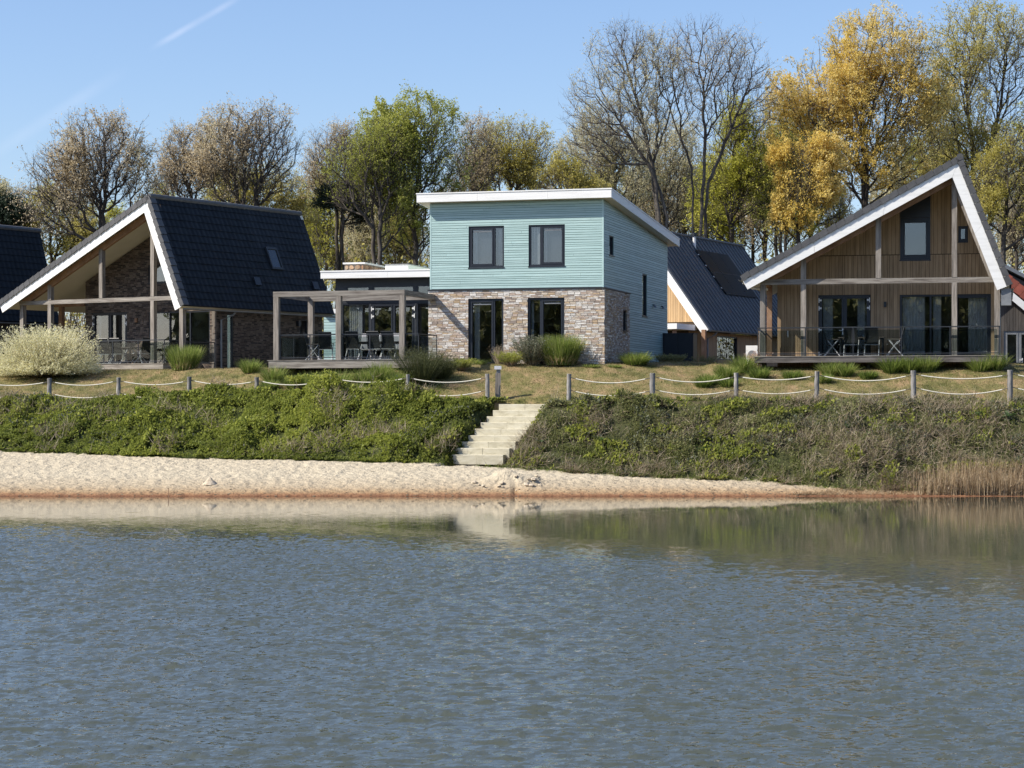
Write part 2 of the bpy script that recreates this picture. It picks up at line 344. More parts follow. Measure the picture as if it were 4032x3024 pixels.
foot = line([(-800, 1745, 81), (0, 1771, 79.6), (700, 1797, 78.5), (1350, 1812, 77.7), (1800, 1822, 77.0), (2100, 1850, 76.2), (2600, 1880, 75.1), (3000, 1893, 74.3), (3350, 1930, 73.0), (4032, 1946, 72.5), (5000, 1946, 72.5)])
top = line([(-800, 1590, 86), (0, 1586, 84.6), (600, 1580, 83.6), (1300, 1580, 82), (1920, 1590, 80.3), (2240, 1583, 79.4), (2900, 1577, 78.5), (3600, 1577, 77.4), (4032, 1583, 76.6), (5000, 1585, 76)])
crest = line([(-800, 1462, 95), (0, 1458, 92), (600, 1456, 91.0), (1000, 1450, 87.2), (1600, 1446, 84.2), (2000, 1434, 86.2), (2400, 1430, 86.2), (2750, 1424, 88.5), (2950, 1446, 84.5), (3900, 1440, 82.6), (4032, 1428, 84.5), (5000, 1428, 86)])
def shore(x): return 72 + .25 * (vnoise(x, 0, .35, 5) - .5) + .12 * (vnoise(x, 0, 1.3, 6) - .5)
def smooth(t): return t * t * (3 - 2 * t)
def stair_d(x, y):   # distance to the stair corridor centre line
    t = np.clip((np.asarray(y) - 77.1) / 3.0, -.15, 1.0); cx = -1.15 + 1.65 * t
    return np.where((y > 76.6) & (y < 80.4), np.abs(x - cx), 9)
def H(x, y, rough=True):
    x = np.asarray(x, float); y = np.asarray(y, float)
    yf = np.interp(x, foot[0], foot[1]); zf = np.interp(x, foot[0], foot[2])
    yt = np.interp(x, top[0], top[1]); zt = np.interp(x, top[0], top[2])
    yc = np.interp(x, crest[0], crest[1]); zc = np.interp(x, crest[0], crest[2]); ys = shore(x)
    z = np.where(y < ys, -.14 * (ys - y), 0); z = np.maximum(z, -1.6)
    z = np.where((y >= ys) & (y < yf), zf * ((y - ys) / np.maximum(yf - ys, .1)) ** .9, z)
    t = np.clip((y - yf) / (yt - yf), 0, 1); z = np.where((y >= yf) & (y < yt), zf + (zt - zf) * (t * .75 + .25 * smooth(t)), z)
    t = np.clip((y - yt) / (yc - yt), 0, 1); z = np.where((y >= yt) & (y < yc), zt + (zc - zt) * (t * .8 + .2 * smooth(t)), z)
    z = np.where(y >= yc, zc - np.clip((y - yc) / 40, 0, 1) * .5, z)
    z = np.where(y < 13, np.clip((13 - y) / 14, 0, 1) * 1.35 - .05 + .0 * x, z)
    z = np.where((y < 15) & (y >= 13), -.05 - (y - 13) * .2, z)
    if rough:
        a = np.where((y > yf) & (y < yt), .18, np.where(y > yt, .05, 0)); z = z + a * (fbm(x, y, .9, 2) - .5)
        # sand: footprints, heaps
        onb = (y > ys + .15) & (y < yf + .4); k = np.clip((y - ys) / .7, 0, 1)
        z = z + np.where(onb, k * (.045 * (vnoise(x, y, 3.6, 8) - .5) + .04 * (vnoise(x, y, 8, 9) - .5) + .05 * (vnoise(x, y, .8, 10) - .5)), 0)
        for hx, hy, r, h in ((-.25, 74.0, .55, .33), (.25, 73.7, .4, .24), (.75, 73.9, .35, .2), (-.7, 73.9, .4, .12), (-1.6, 73.4, .3, .08)):
            d2 = (x - hx) ** 2 + ((y - hy) * 1.3) ** 2; z = z + h * np.exp(-d2 / (r * r)) * (.6 + .8 * vnoise(x, y, 6, 4))
        z = z - .3 * np.exp(-((x - .12) ** 2 / .006 + (y - 73.0) ** 2 / .5)) * .6
    z = z - .42 * np.clip(1.35 - stair_d(x, y), 0, .3) / .3
    return z
def ground_at(px, py):
    for Y in np.arange(72, 120, .05):
        x, y, z = at(px, py, Y)
        if z <= H(x, y, False): return (x, y, float(H(x, y, False)))
    return at(px, py, 100)
def gpos(px, Y): x = (px - CX) * Y / F; return (x, Y, float(H(x, Y)))
xs = np.concatenate([np.array([-900, -500, -250, -140, -90, -60, -45, -36]), np.arange(-30, 26, .09), np.array([30, 38, 50, 70, 100, 160, 300, 900])])
ys = np.concatenate([np.array([-900, -300, -120, -60, -30, -15, -8, -2, 3, 7, 10, 12, 13, 15, 20, 30, 50, 62, 68, 70.5]), np.arange(71.4, 80, .08), np.arange(80, 94, .18), np.array([95, 97, 100, 105, 112, 120, 135, 160, 220, 400, 900, 1600])])
X, Y = np.meshgrid(xs, ys); Z = H(X, Y); nx, ny = len(xs), len(ys)
idx = np.arange(nx * ny).reshape(ny, nx)
quads = np.stack([idx[:-1, :-1], idx[:-1, 1:], idx[1:, 1:], idx[1:, :-1]], -1).reshape(-1, 4)
V = np.stack([X, Y, Z], -1).reshape(-1, 3)
qc = V[quads].mean(1); qx, qy = qc[:, 0], qc[:, 1]
wob = .35 * (fbm(qx, qy, 1.6, 11) - .5); wob2 = .5 * (fbm(qx, qy, 1.1, 13) - .5)
yf = np.interp(qx, foot[0], foot[1]); yt = np.interp(qx, top[0], top[1]); yc = np.interp(qx, crest[0], crest[1])
near = (qx > -60) & (qx < 40)
zone = np.where((qy > 60) & (qy < yf + wob) & near, 1, np.where((qy >= yt + .1 + wob2) & (qy < yc + 3) & near, 2, 0))
def sub(name, sel, m):
    f = quads[sel]; u, inv = np.unique(f, return_inverse=True); me = np_mesh(name, V[u], inv.reshape(-1, 4), smooth=True); return tag(link(name, me, m), kind='structure')
def ground_mats():
    # beach: dry pale sand, orange damp band just above the water line
    m, nt, P = newmat('sand'); N = nt.nodes; L = nt.links
    g = N.new('ShaderNodeNewGeometry'); sx = N.new('ShaderNodeSeparateXYZ'); L.new(g.outputs['Position'], sx.inputs[0])
    n1 = N.new('ShaderNodeTexNoise'); n1.inputs['Scale'].default_value = 3.2; n1.inputs['Detail'].default_value = 8; n1.inputs['Roughness'].default_value = .7; L.new(g.outputs['Position'], n1.inputs['Vector'])
    ma = N.new('ShaderNodeMath'); ma.operation = 'MULTIPLY_ADD'; ma.inputs[1].default_value = .16; L.new(n1.outputs['Fac'], ma.inputs[0]); L.new(sx.outputs['Z'], ma.inputs[2])
    cr = N.new('ShaderNodeValToRGB'); e = cr.color_ramp.elements
    e[0].position = .05; e[0].color = (.16, .065, .028, 1); e[1].position = .66; e[1].color = (.50, .435, .32, 1)
    for p, c in ((.09, (.19, .09, .048)), (.14, (.28, .155, .08)), (.22, (.37, .26, .15)), (.36, (.43, .35, .24))):
        x = e.new(p); x.color = (*c, 1)
    L.new(ma.outputs[0], cr.inputs['Fac'])
    n2 = N.new('ShaderNodeTexNoise'); n2.inputs['Scale'].default_value = 14; n2.inputs['Detail'].default_value = 8; L.new(g.outputs['Position'], n2.inputs['Vector'])
    mr = N.new('ShaderNodeMapRange'); mr.inputs['From Min'].default_value = .3; mr.inputs['From Max'].default_value = .7; mr.inputs['To Min'].default_value = .74; mr.inputs['To Max'].default_value = 1.12; L.new(n2.outputs['Fac'], mr.inputs['Value'])
    hs = N.new('ShaderNodeHueSaturation'); L.new(mr.outputs[0], hs.inputs['Value']); L.new(cr.outputs[0], hs.inputs['Color']); L.new(hs.outputs[0], P.inputs['Base Color'])
    P.inputs['Roughness'].default_value = .95; P.inputs['Specular IOR Level'].default_value = .2
    v = N.new('ShaderNodeTexVoronoi'); v.inputs['Scale'].default_value = 4.5; v.feature = 'SMOOTH_F1'; L.new(g.outputs['Position'], v.inputs['Vector'])
    b = N.new('ShaderNodeBump'); b.inputs['Strength'].default_value = .8; b.inputs['Distance'].default_value = .1
    ad = N.new('ShaderNodeMath'); ad.operation = 'MULTIPLY_ADD'; ad.inputs[1].default_value = .7; L.new(n2.outputs['Fac'], ad.inputs[0]); L.new(v.outputs['Distance'], ad.inputs[2])
    L.new(ad.outputs[0], b.inputs['Height']); L.new(b.outputs[0], P.inputs['Normal']); M['sand'] = m
    M['lawn'] = mat('dry_lawn', [(.08, .085, .025), (.15, .14, .05), (.225, .18, .08), (.30, .21, .115)], .95, (1.6, .5, 3), detail=9, bump=1.0, bscale=(14, 14, 14), contrast=(.34, .64), spec=.2)
    M['soil'] = mat('bank_soil', [(.045, .036, .022), (.085, .07, .04), (.15, .12, .07)], .95, (2, 2, 2), bump=.8, bscale=(9, 9, 9), spec=.2)
ground_mats()
beach = sub('sand_beach', zone == 1, M['sand']); lawn = sub('lawn', zone == 2, M['lawn']); ground = sub('ground', zone == 0, M['soil'])

# ------------------------------------------------------------------ water
def water():
    m, nt, P = newmat('lake_water'); N = nt.nodes; L = nt.links
    g = N.new('ShaderNodeNewGeometry'); sx = N.new('ShaderNodeSeparateXYZ'); L.new(g.outputs['Position'], sx.inputs[0])
    cr = N.new('ShaderNodeValToRGB'); mr = N.new('ShaderNodeMapRange'); mr.inputs['From Min'].default_value = 66; mr.inputs['From Max'].default_value = 72.2
    L.new(sx.outputs['Y'], mr.inputs['Value']); L.new(mr.outputs[0], cr.inputs['Fac'])
    cr.color_ramp.elements[0].color = (.062, .070, .052, 1); cr.color_ramp.elements[1].color = (.11, .06, .03, 1)
    x = cr.color_ramp.elements.new(.85); x.color = (.03, .03, .018, 1)
    L.new(cr.outputs[0], P.inputs['Base Color']); P.inputs['Roughness'].default_value = .03; P.inputs['IOR'].default_value = 1.33; P.inputs['Specular IOR Level'].default_value = .5
    n = N.new('ShaderNodeTexNoise'); n.inputs['Scale'].default_value = 9; n.inputs['Detail'].default_value = 3; L.new(g.outputs['Position'], n.inputs['Vector'])
    at_ = N.new('ShaderNodeAttribute'); at_.attribute_name = 'tint'; h = N.new('ShaderNodeMath'); h.operation = 'MULTIPLY'; L.new(n.outputs['Fac'], h.inputs[0]); L.new(at_.outputs['Fac'], h.inputs[1])
    bp = N.new('ShaderNodeBump'); bp.inputs['Strength'].default_value = 1.0; bp.inputs['Distance'].default_value = .012
    L.new(h.outputs[0], bp.inputs['Height']); L.new(bp.outputs[0], P.inputs['Normal'])
    # wind ripples as a real surface: random sea from a directional spectrum, dying out in the lee of the bank
    d = .05; nx_, ny_ = 696, 960; x = -17.4 + d * np.arange(nx_); y = 15.2 + d * np.arange(ny_); XX, YY = np.meshgrid(x, y)
    kx = np.fft.fftfreq(nx_, d) * 2 * pi; ky = np.fft.fftfreq(ny_, d) * 2 * pi; KX, KY = np.meshgrid(kx, ky); K = np.hypot(KX, KY) + 1e-6; lam = 2 * pi / K
    ang = np.arctan2(KY, KX) - radians(68); S = np.exp(-((np.log(lam) - np.log(.27)) ** 2) / (2 * .5 ** 2)) * (np.cos(ang) ** 6 + .14) * (lam > .12) * (1 + 1.2 * np.exp(-((np.log(lam) - np.log(.7)) ** 2) / .12)); r_ = np.random.default_rng(12)
    hf = np.real(np.fft.ifft2(np.fft.fft2(r_.normal(size=(ny_, nx_))) * S)); gy, gx = np.gradient(hf, d); hf /= np.sqrt((gx ** 2 + gy ** 2).mean())
    hf = hf + .18 * np.abs(hf) / hf.std() * hf.std()
    edge = np.interp(XX / np.maximum(YY, 1), [-.235, -.12, 0, .115, .235], [55, 52.5, 47, 41.5, 38.5]) + 3.5 * (fbm(XX, YY, .35, 71) - .5)
    w = .032 + .968 * smooth(np.clip((edge + 5 - YY) / 15, 0, 1)); w = w * (.55 + .9 * fbm(XX, YY * .4, .13, 73)); rim = np.clip(np.minimum(np.minimum(XX - x[0], x[-1] - XX), np.minimum(YY - y[0], y[-1] - YY)) / 1.5, 0, 1)
    ZZ = hf * .185 * w * rim; idx = np.arange(nx_ * ny_).reshape(ny_, nx_); q = np.stack([idx[:-1, :-1], idx[:-1, 1:], idx[1:, 1:], idx[1:, :-1]], -1).reshape(-1, 4); V_ = np.stack([XX, YY, ZZ], -1).reshape(-1, 3); T = w.ravel(); n0 = len(V_)
    X0, X1, Y0, Y1 = x[0], x[-1], y[0], y[-1]; E = [(-900, 12.6), (X0, 12.6), (X1, 12.6), (900, 12.6), (-900, Y0), (X0, Y0), (X1, Y0), (900, Y0), (-900, Y1), (X0, Y1), (X1, Y1), (900, Y1), (-900, 73.5), (X0, 73.5), (X1, 73.5), (900, 73.5)]
    V_ = np.concatenate([V_, np.array([(a, b, 0) for a, b in E])]); T = np.concatenate([T, np.full(16, .02)]); fr_ = [n0 + np.array([r * 4 + c, r * 4 + c + 1, r * 4 + c + 5, r * 4 + c + 4]) for r in range(3) for c in range(3) if (r, c) != (1, 1)]
    me = np_mesh('water', V_, np.concatenate([q, np.array(fr_)]), T, smooth=True)
    return tag(link('water', me, m), kind='structure')
wat = water()

# ------------------------------------------------------------------ stairs
def stairs():
    th = radians(16); fr = Frame(*at(1964, 1600, 80.0)[:2], 0, 16)
    root = empty('concrete_stairs', (fr.o[0], fr.o[1], 0.9), -th, 'pale concrete block stairs leading from the sandy beach up to the lawn', 'stairs')
    zt = at(0, 1591, 80)[2] - .9
    for i in range(9):
        y0 = -.36 * i; x0 = -.122 * i; z1 = zt - .2235 * i
        for j in range(2):
            m = MB(); a = x0 + j * .99 + .004; b = x0 + (j + 1) * .99 - .004; e = .012; z0 = z1 - .34
            m.prism(Basis((0, 0, 0), (0, 1, 0), (0, 0, 1), (1, 0, 0)), [(y0 + .48, z0), (y0 + .48, z1), (y0 + e, z1), (y0, z1 - e), (y0, z0)], a, b)
            o = m.build('step_block', M['step'], root); o.location = (0, random.uniform(-.008, .008), random.uniform(-.006, .006))
stairs()

# ------------------------------------------------------------------ rope fences
def fence(posts, label, side_ends):
    p0 = posts[1]; gx, gy, gz = gpos(p0[0], p0[2])
    root = empty('rope_fence', (gx, gy, gz), 0, label, 'fence'); O = Vector((gx, gy, gz)); tops = []
    for (px, ty, Yp, w) in posts:
        x, y, zt = at(px, ty, Yp); zb = float(H(x, y)) - .25; r = w * Yp / F / 2
        lean = random.uniform(-.02, .02); n = 7; pts = [Vector((x + lean * (1 - t) + random.uniform(-.004, .004), y, zb + (zt - zb) * t)) - O for t in np.linspace(0, 1, n)]
        m = MB(); m.tube(pts, r * 1.05, 11, r1=r * .97)
        for i in range(len(m.v)):
            v = m.v[i]; k = .006 * math.sin(i * 7.1) ; m.v[i] = (v[0] + k, v[1] + k, v[2] + (.012 * math.sin(i * 3.3) if i > len(m.v) - 12 else 0))
        m.build('post', M['fpost'], root); tops.append((Vector((x, y, zt)) - O, r))
    for i in range(len(tops) - 1):
        (a, ra), (b, rb) = tops[i], tops[i + 1]
        for dz, sag in ((.13, random.uniform(.13, .2)), (.60, random.uniform(.15, .24))):
            A = a + Vector((ra, -.02, -dz)); Bp = b + Vector((-rb, -.02, -dz - random.uniform(0, .04))); sag *= (Bp - A).length / 3.0
            if side_ends and i == len(tops) - 2: sag *= 1.3
            pts = [A.lerp(Bp, t) - Vector((0, 0, sag * 4 * t * (1 - t))) for t in np.linspace(0, 1, 19)]
            o = MB().tube(pts[1:-1], .020, 7).build('rope', M['rope'], root)
            MB().tube(pts[:2], .015, 6).build('rope_tie', M['ropedark'], o); MB().tube(pts[-2:], .015, 6).build('rope_tie', M['ropedark'], o)
fence([(-86, 1492, 84.9, 18), (195, 1490, 84.2, 18), (467, 1487, 83.6, 17), (745, 1484, 83.1, 18), (1011, 1486, 82.5, 18), (1307, 1477, 81.8, 16), (1606, 1475, 81.1, 15), (1919, 1473, 80.6, 17)],
      'rope fence on grey timber posts left of the concrete stairs, ropes sagging over the ivy', True)
fence([(2241, 1473, 79.6, 18), (2569, 1470, 79.1, 22), (2899, 1469, 78.6, 18), (3217, 1463, 78.0, 19), (3596, 1460, 77.4, 21), (3977, 1458, 76.8, 22), (4370, 1456, 76.1, 21)],
      'rope fence on grey timber posts right of the concrete stairs, above the scrubby bank', False)
# path light post
def bollard():
    x, y, z = gpos(1960, 80.9); root = empty('garden_light_post', (x, y, z), 0, 'square timber bollard light with a capped head beside the top of the stairs', 'bollard light')
    h = at(1960, 1441, 80.9)[2] - z; m = MB(); w = .1
    for i, (z0, z1, dx) in enumerate(((-.2, .6, 0), (.6, h - .26, .012))): m.box(dx - w, dx + w, -.1, .1, z0, z1)
    m.build('post', M['post'], root); MB().box(-.05, .10, -.07, .09, h - .26, h - .13).build('lamp_neck', M['zinc'], root)
    MB().box(-.125, .135, -.12, .12, h - .13, h).build('cap', M['cap'], root)
bollard()
# ------------------------------------------------------------------ building parts
def window(H_, B, r, fw=.07, mull=(), blind=None, curtains=(), sill=True, doors=(), hinges=(), handle=None, roll=None, fm='black', pane='glass', label=None, sillout=.05, n_out=-.01):
    """r=(u0,u1,v0,v1) opening; frame mesh with pane / sill / curtain children"""
    u0, u1, v0, v1 = r; m = MB(); n0 = -.12
    m.boxB(B, u0, u0 + fw, v0, v1, n0, n_out); m.boxB(B, u1 - fw, u1, v0, v1, n0, n_out)
    m.boxB(B, u0 + fw, u1 - fw, v1 - fw, v1, n0, n_out); m.boxB(B, u0 + fw, u1 - fw, v0, v0 + fw * .9, n0, n_out)
    es = [u0 + fw] + [x for c in mull for x in (c - fw * .42, c + fw * .42)] + [u1 - fw]
    for c in mull: m.boxB(B, c - fw * .42, c + fw * .42, v0 + fw * .9, v1 - fw, n0, n_out - .004)
    f = m.build('window', M[fm], H_)
    if label: f['label'] = label
    for i in range(0, len(es), 2):
        a, b = es[i], es[i + 1]; lo, hi = v0 + fw * .9, v1 - fw
        if i // 2 in doors:      # opening leaf with its own inner frame
            d = fw * .85; mm = MB()
            for q in ((a, a + d, lo, hi), (b - d, b, lo, hi), (a + d, b - d, hi - d, hi), (a + d, b - d, lo, lo + d * 1.3)): mm.boxB(B, q[0] + .004, q[1] - .004, q[2] + .004, q[3] - .004, n0 + .02, n_out + .012)
            mm.build('sash', M[fm], f); a += d; b -= d; hi -= d; lo += d * 1.3
        MB().boxB(B, a, b, lo, hi, -.075, -.065).build('pane', M[pane], f)
        if roll and i // 2 in roll: MB().boxB(B, a + .02, b - .02, hi - .09, hi - .035, -.06, -.035).build('ventilation_strip', M['zinc'], f)
    if sill:
        MB().boxB(B, u0 - .02, u1 + .02, v0 - .045, v0 - .003, -.10, sillout).build('sill', M[fm], f)
    if blind is not None:
        MB().boxB(B, u0 + .02, u1 - .02, v0 + .02, v1 - .02, -.19, -.18).build('blind', M['blind'], f)
    for (ca, cb) in curtains:
        n = 26; us = np.linspace(ca, cb, n); Vv = []; Fq = []
        for k, u in enumerate(us):
            nn = -.17 + .022 * math.sin(k * 1.9) + .008 * math.sin(k * 4.7)
            Vv += [tuple(B.p(u, v0 + .03, nn)), tuple(B.p(u + .01 * math.sin(k), v1 - .04, nn))]
        Fq = [(2 * k, 2 * k + 2, 2 * k + 3, 2 * k + 1) for k in range(n - 1)]
        link('curtain', np_mesh('curtain', Vv, Fq, smooth=True), M['curtain'], f)
    for (hu, hv) in hinges:
        mm = MB(); mm.boxB(B, hu - .018, hu + .018, hv - .09, hv + .09, 0, .03); mm.boxB(B, hu, hu + (.1 if hu < (u0 + u1) / 2 else -.1), hv - .035, hv + .035, .002, .028)
        mm.build('hinge', M['inox'], f)
    if handle:
        hu, hv = handle; mm = MB(); mm.boxB(B, hu - .02, hu + .02, hv - .13, hv + .12, .0, .02); mm.boxB(B, hu - .14, hu + .01, hv + .02, hv + .05, .03, .055); mm.build('handle', M['inox'], f)
    return f
def brickwork(H_, B, region, holes, mats, rows, length, limit, n0=.0, n1=.025, dep=.1, jt=.012):
    """courses of separate bricks; the largest are objects, the rest one joined part"""
    us = [p[0] for p in region]; vv = [p[1] for p in region]; u0, u1, v0, v1 = min(us), max(us), min(vv), max(vv)
    a = v1; k = 0; al = []
    while a > v0 + .02:
        h = rows[k % len(rows)]; k += 1; b = max(a - h, v0); u = u0 - random.uniform(0, length)
        L_ = length * (1.0 if h < .075 else random.choice((1.0, 1.0, 1.12, .98)))
        while u < u1:
            l = L_ * random.uniform(.82, 1.14)
            if h > .055 and random.random() < .04: l *= .5
            vs_ = ((b, a),)
            if h > .095 and random.random() < .35: mid = b + h * .5; vs_ = ((b, mid), (mid, a))
            for (c, d) in vs_:
                for q in rect_minus((max(u, u0) + jt / 2, min(u + l, u1) - jt / 2, c + jt / 2, d - jt / 2), holes):
                    p = clip_convex(rp(q), region)
                    if len(p) > 2 and area(p) > .0008: al.append(p)
            u += l
        a = b
    al.sort(key=lambda p: -area(p)); unit = {}; w = [random.choices(range(len(mats)), [5, 4, 3, 3, 2, 1.6][:len(mats)])[0] for _ in al]
    rest = MB()
    for i, p in enumerate(al):
        o_ = n1 + random.uniform(-.006, .006)
        if i < limit and len(p) == 4:
            mi = w[i]
            if mi not in unit:
                um = MB(); um.hexa([(0, 0, 0), (1, 0, 0), (1, 0, 1), (0, 0, 1), (.02, -1, .06), (.98, -1, .06), (.98, -1, .94), (.02, -1, .94)]); me = um.mesh('brick'); me.materials.append(mats[mi]); unit[mi] = me
            q0, q1 = p[0], p[2]; o = bpy.data.objects.new('brick', unit[mi]); COL.objects.link(o); o.parent = H_
            Mx = Matrix((B.U * (q1[0] - q0[0]), -B.N * (o_ + .03), B.V * (q1[1] - q0[1]))).transposed().to_4x4(); Mx.translation = B.p(q0[0], q0[1], -.03)
            o.matrix_local = Mx
        else: rest.prism(B, p, -.02, o_, w[i])
    if rest.v: tag(rest.build('brick', list(mats), H_), kind='stuff')
def tile_mesh(w, l, matl):
    V_, Fq = [], []; n = 7
    for k in range(n):
        t = k / (n - 1); h = .014 * (math.sin(t * 2 * pi - .6) * .5 + .5)
        V_ += [(t * w, 0, h + .030), (t * w, l * 1.12, h + .002), (t * w, 0, h + .0)]
    for k in range(n - 1):
        b = 3 * k; Fq += [(b, b + 3, b + 4, b + 1), (b, b + 2, b + 5, b + 3)]
    me = np_mesh('tile', V_, Fq, smooth=False); me.materials.append(matl); return me, V_, Fq
def tilefield(parent, o, U, Vd, N, wu, lv, matl, tw=.30, tl=.345, limit=300, near_first=True, region=None):
    """o lower corner, U along the eave, Vd up the slope"""
    o, U, Vd, N = Vector(o), Vector(U), Vector(Vd), Vector(N); tl = lv / round(lv / tl); me, TV, TF = tile_mesh(tw * 1.02, tl, matl); nu = int(wu / tw); nv = int(round(lv / tl)); lst = []
    for j in range(nv):
        for i in range(nu): lst.append((i, j))
    lst.sort(key=lambda t: (t[0]) + .0001 * t[1]); V_ = []; Fq = []; TVa = np.array(TV); TFa = np.array(TF); R = np.array([list(U), list(Vd), list(N)])
    for c, (i, j) in enumerate(lst):
        P0 = o + U * (i * tw) + Vd * (j * tl) + N * .01; jig = random.uniform(-.004, .004)
        if c < limit:
            ob = bpy.data.objects.new('tile', me); COL.objects.link(ob); ob.parent = parent
            Mx = Matrix((U, Vd, N)).transposed().to_4x4(); Mx.translation = P0 + N * jig; ob.matrix_local = Mx
        else:
            Fq.append(TFa + len(V_) * len(TV)); V_.append(TVa @ R + np.array(list(P0 + N * jig)))
    if V_: tag(link('tile', np_mesh('tile', np.concatenate(V_), np.concatenate(Fq)), matl, parent), kind='stuff')
def verge(parent, A, Bp, n0, n1, up, side=-1, length=.345, mt='verge', th=.05, drop=.17):
    """row of verge tiles along slope A->Bp (x,z points in the gable plane), y from n0 to n1"""
    a, b = Vector((A[0], 0, A[1])), Vector((Bp[0], 0, Bp[1])); d = (b - a); L_ = d.length; d.normalize(); nrm = Vector((-d.z, 0, d.x)); nrm = nrm if nrm.z * up > 0 or up == 0 else -nrm
    n = int(L_ / length); s = L_ / n
    for i in range(n):
        p = a + d * (s * i); q = p + d * (s - .012); lo, hi = (.0, .035); m = MB()
        c = [p - nrm * drop + nrm * lo, q - nrm * drop + nrm * hi, q + nrm * (th + hi), p + nrm * (th + lo)]
        m.hexa([c_ + Vector((0, n0, 0)) for c_ in c] + [c_ + Vector((0, n0 + .03, 0)) for c_ in c])
        c = [p + nrm * lo, q + nrm * hi, q + nrm * (th + hi), p + nrm * (th + lo)]
        m.hexa([c_ + Vector((0, n0 + .03, 0)) for c_ in c] + [c_ + Vector((0, n1, 0)) for c_ in c])
        m.build('verge_tile', M[mt], parent)
def strip(A, Bp, w, below=0.0):
    """quad in (x,z): band of width w below edge A->Bp"""
    a, b = Vector(A), Vector(Bp); d = (b - a).normalized(); n = Vector((d.y, -d.x)); n = n if n.y < 0 else -n
    return a + n * below, b + n * below, b + n * (below + w), a + n * (below + w)
def lerp(a, b, t): return (a[0] + (b[0] - a[0]) * t, a[1] + (b[1] - a[1]) * t)
def ccw(p):
    s = sum(p[i][0] * p[(i + 1) % len(p)][1] - p[(i + 1) % len(p)][0] * p[i][1] for i in range(len(p))); return p if s > 0 else p[::-1]
def gutter(parent, x, z, y0, y1, sgn=1, r=.07):
    n = 7; V_, Fq = [], []
    for y in (y0, y1):
        for rr in (r, r - .012):
            for k in range(n): a = pi * k / (n - 1); V_.append((x + sgn * (r - rr * cos(a)), y, z - rr * sin(a)))
    for k in range(n - 1): Fq += [(k, k + 1, 2 * n + k + 1, 2 * n + k), (n + k, 3 * n + k, 3 * n + k + 1, n + k + 1)]
    return link('gutter', np_mesh('gutter', V_, Fq), M['zinc'], parent)

# garden furniture ---------------------------------------------------
def chair(loc, rz, label, group, frame='alu', fab='fabric', flat=False):
    t = empty('garden_chair', loc, rz, label, 'chair', group)      # local +y is where the sitter looks
    s = MB(); s.hexa([(-.24, -.2, .43), (.24, -.2, .43), (.24, .26, .46), (-.24, .26, .46), (-.24, -.2, .45), (.24, -.2, .45), (.24, .26, .48), (-.24, .26, .48)]); s.build('seat', M[fab], t)
    b = MB(); n = 6
    for i in range(n):
        z0, z1 = .46 + i * .105, .46 + (i + 1) * .105; f = lambda z: -.21 - (z - .46) * .28 + .03 * math.sin((z - .46) * 5)
        b.hexa([(-.23, f(z0), z0), (.23, f(z0), z0), (.23, f(z0) + .012, z0), (-.23, f(z0) + .012, z0), (-.23, f(z1), z1), (.23, f(z1), z1), (.23, f(z1) + .012, z1), (-.23, f(z1) + .012, z1)])
    b.build('backrest', M[fab], t)
    fr = MB()
    for sx in (-1, 1): fr.tube([(sx * .25, -.19, .42), (sx * .25, -.30, .8), (sx * .245, -.385, 1.10)], .014, 6)
    fr.tube([(-.245, -.385, 1.10), (.245, -.385, 1.10)], .016, 6); fr.build('back_frame', M['steel' if fab == 'fabric' else frame], t)
    for sx in (-1, 1):
        MB().bar((sx * .27, -.34, 0), (sx * .27, .22, .64), .022, .03).build('leg', M[frame], t)
        MB().bar((sx * .255, .30, 0), (sx * .255, -.18, .62), .022, .03).build('leg', M[frame], t)
        MB().box(sx * .285 - .025, sx * .285 + .025, -.28, .27, .645, .67).build('armrest', M['table'] if frame == 'alu' else M[frame], t)
    MB().bar((-.26, -.2, .43), (.26, -.2, .43), .02).bar((-.26, .26, .46), (.26, .26, .46), .02).bar((-.27, -.33, .03), (.27, -.33, .03), .018).build('stretcher', M[frame], t)
    return t
def dup(root, loc, rz, label=None):
    r = root.copy(); COL.objects.link(r); r.location = loc; r.rotation_euler = (0, 0, rz)
    if label: r['label'] = label
    for ch in list(root.children):
        c = ch.copy(); COL.objects.link(c); c.parent = r
        for g in ch.children:
            d = g.copy(); COL.objects.link(d); d.parent = c
    return r
def table(loc, rz, L_, Wd, label):
    t = empty('garden_table', loc, rz, label, 'table', 'garden tables on the terraces')
    n = 7
    for i in range(n): MB().box(-L_ / 2, L_ / 2, -Wd / 2 + i * Wd / n + .004, -Wd / 2 + (i + 1) * Wd / n - .004, .715, .74).build('table_slat', M['table'], t)
    MB().box(-L_ / 2 + .04, L_ / 2 - .04, -Wd / 2 + .04, -Wd / 2 + .07, .66, .715).box(-L_ / 2 + .04, L_ / 2 - .04, Wd / 2 - .07, Wd / 2 - .04, .66, .715).build('apron', M['steel'], t)
    for sx in (-1, 1):
        for sy in (-1, 1): MB().box(sx * (L_ / 2 - .08) - .025, sx * (L_ / 2 - .08) + .025, sy * (Wd / 2 - .08) - .025, sy * (Wd / 2 - .08) + .025, 0, .70).build('leg', M['steel'], t)
    return t
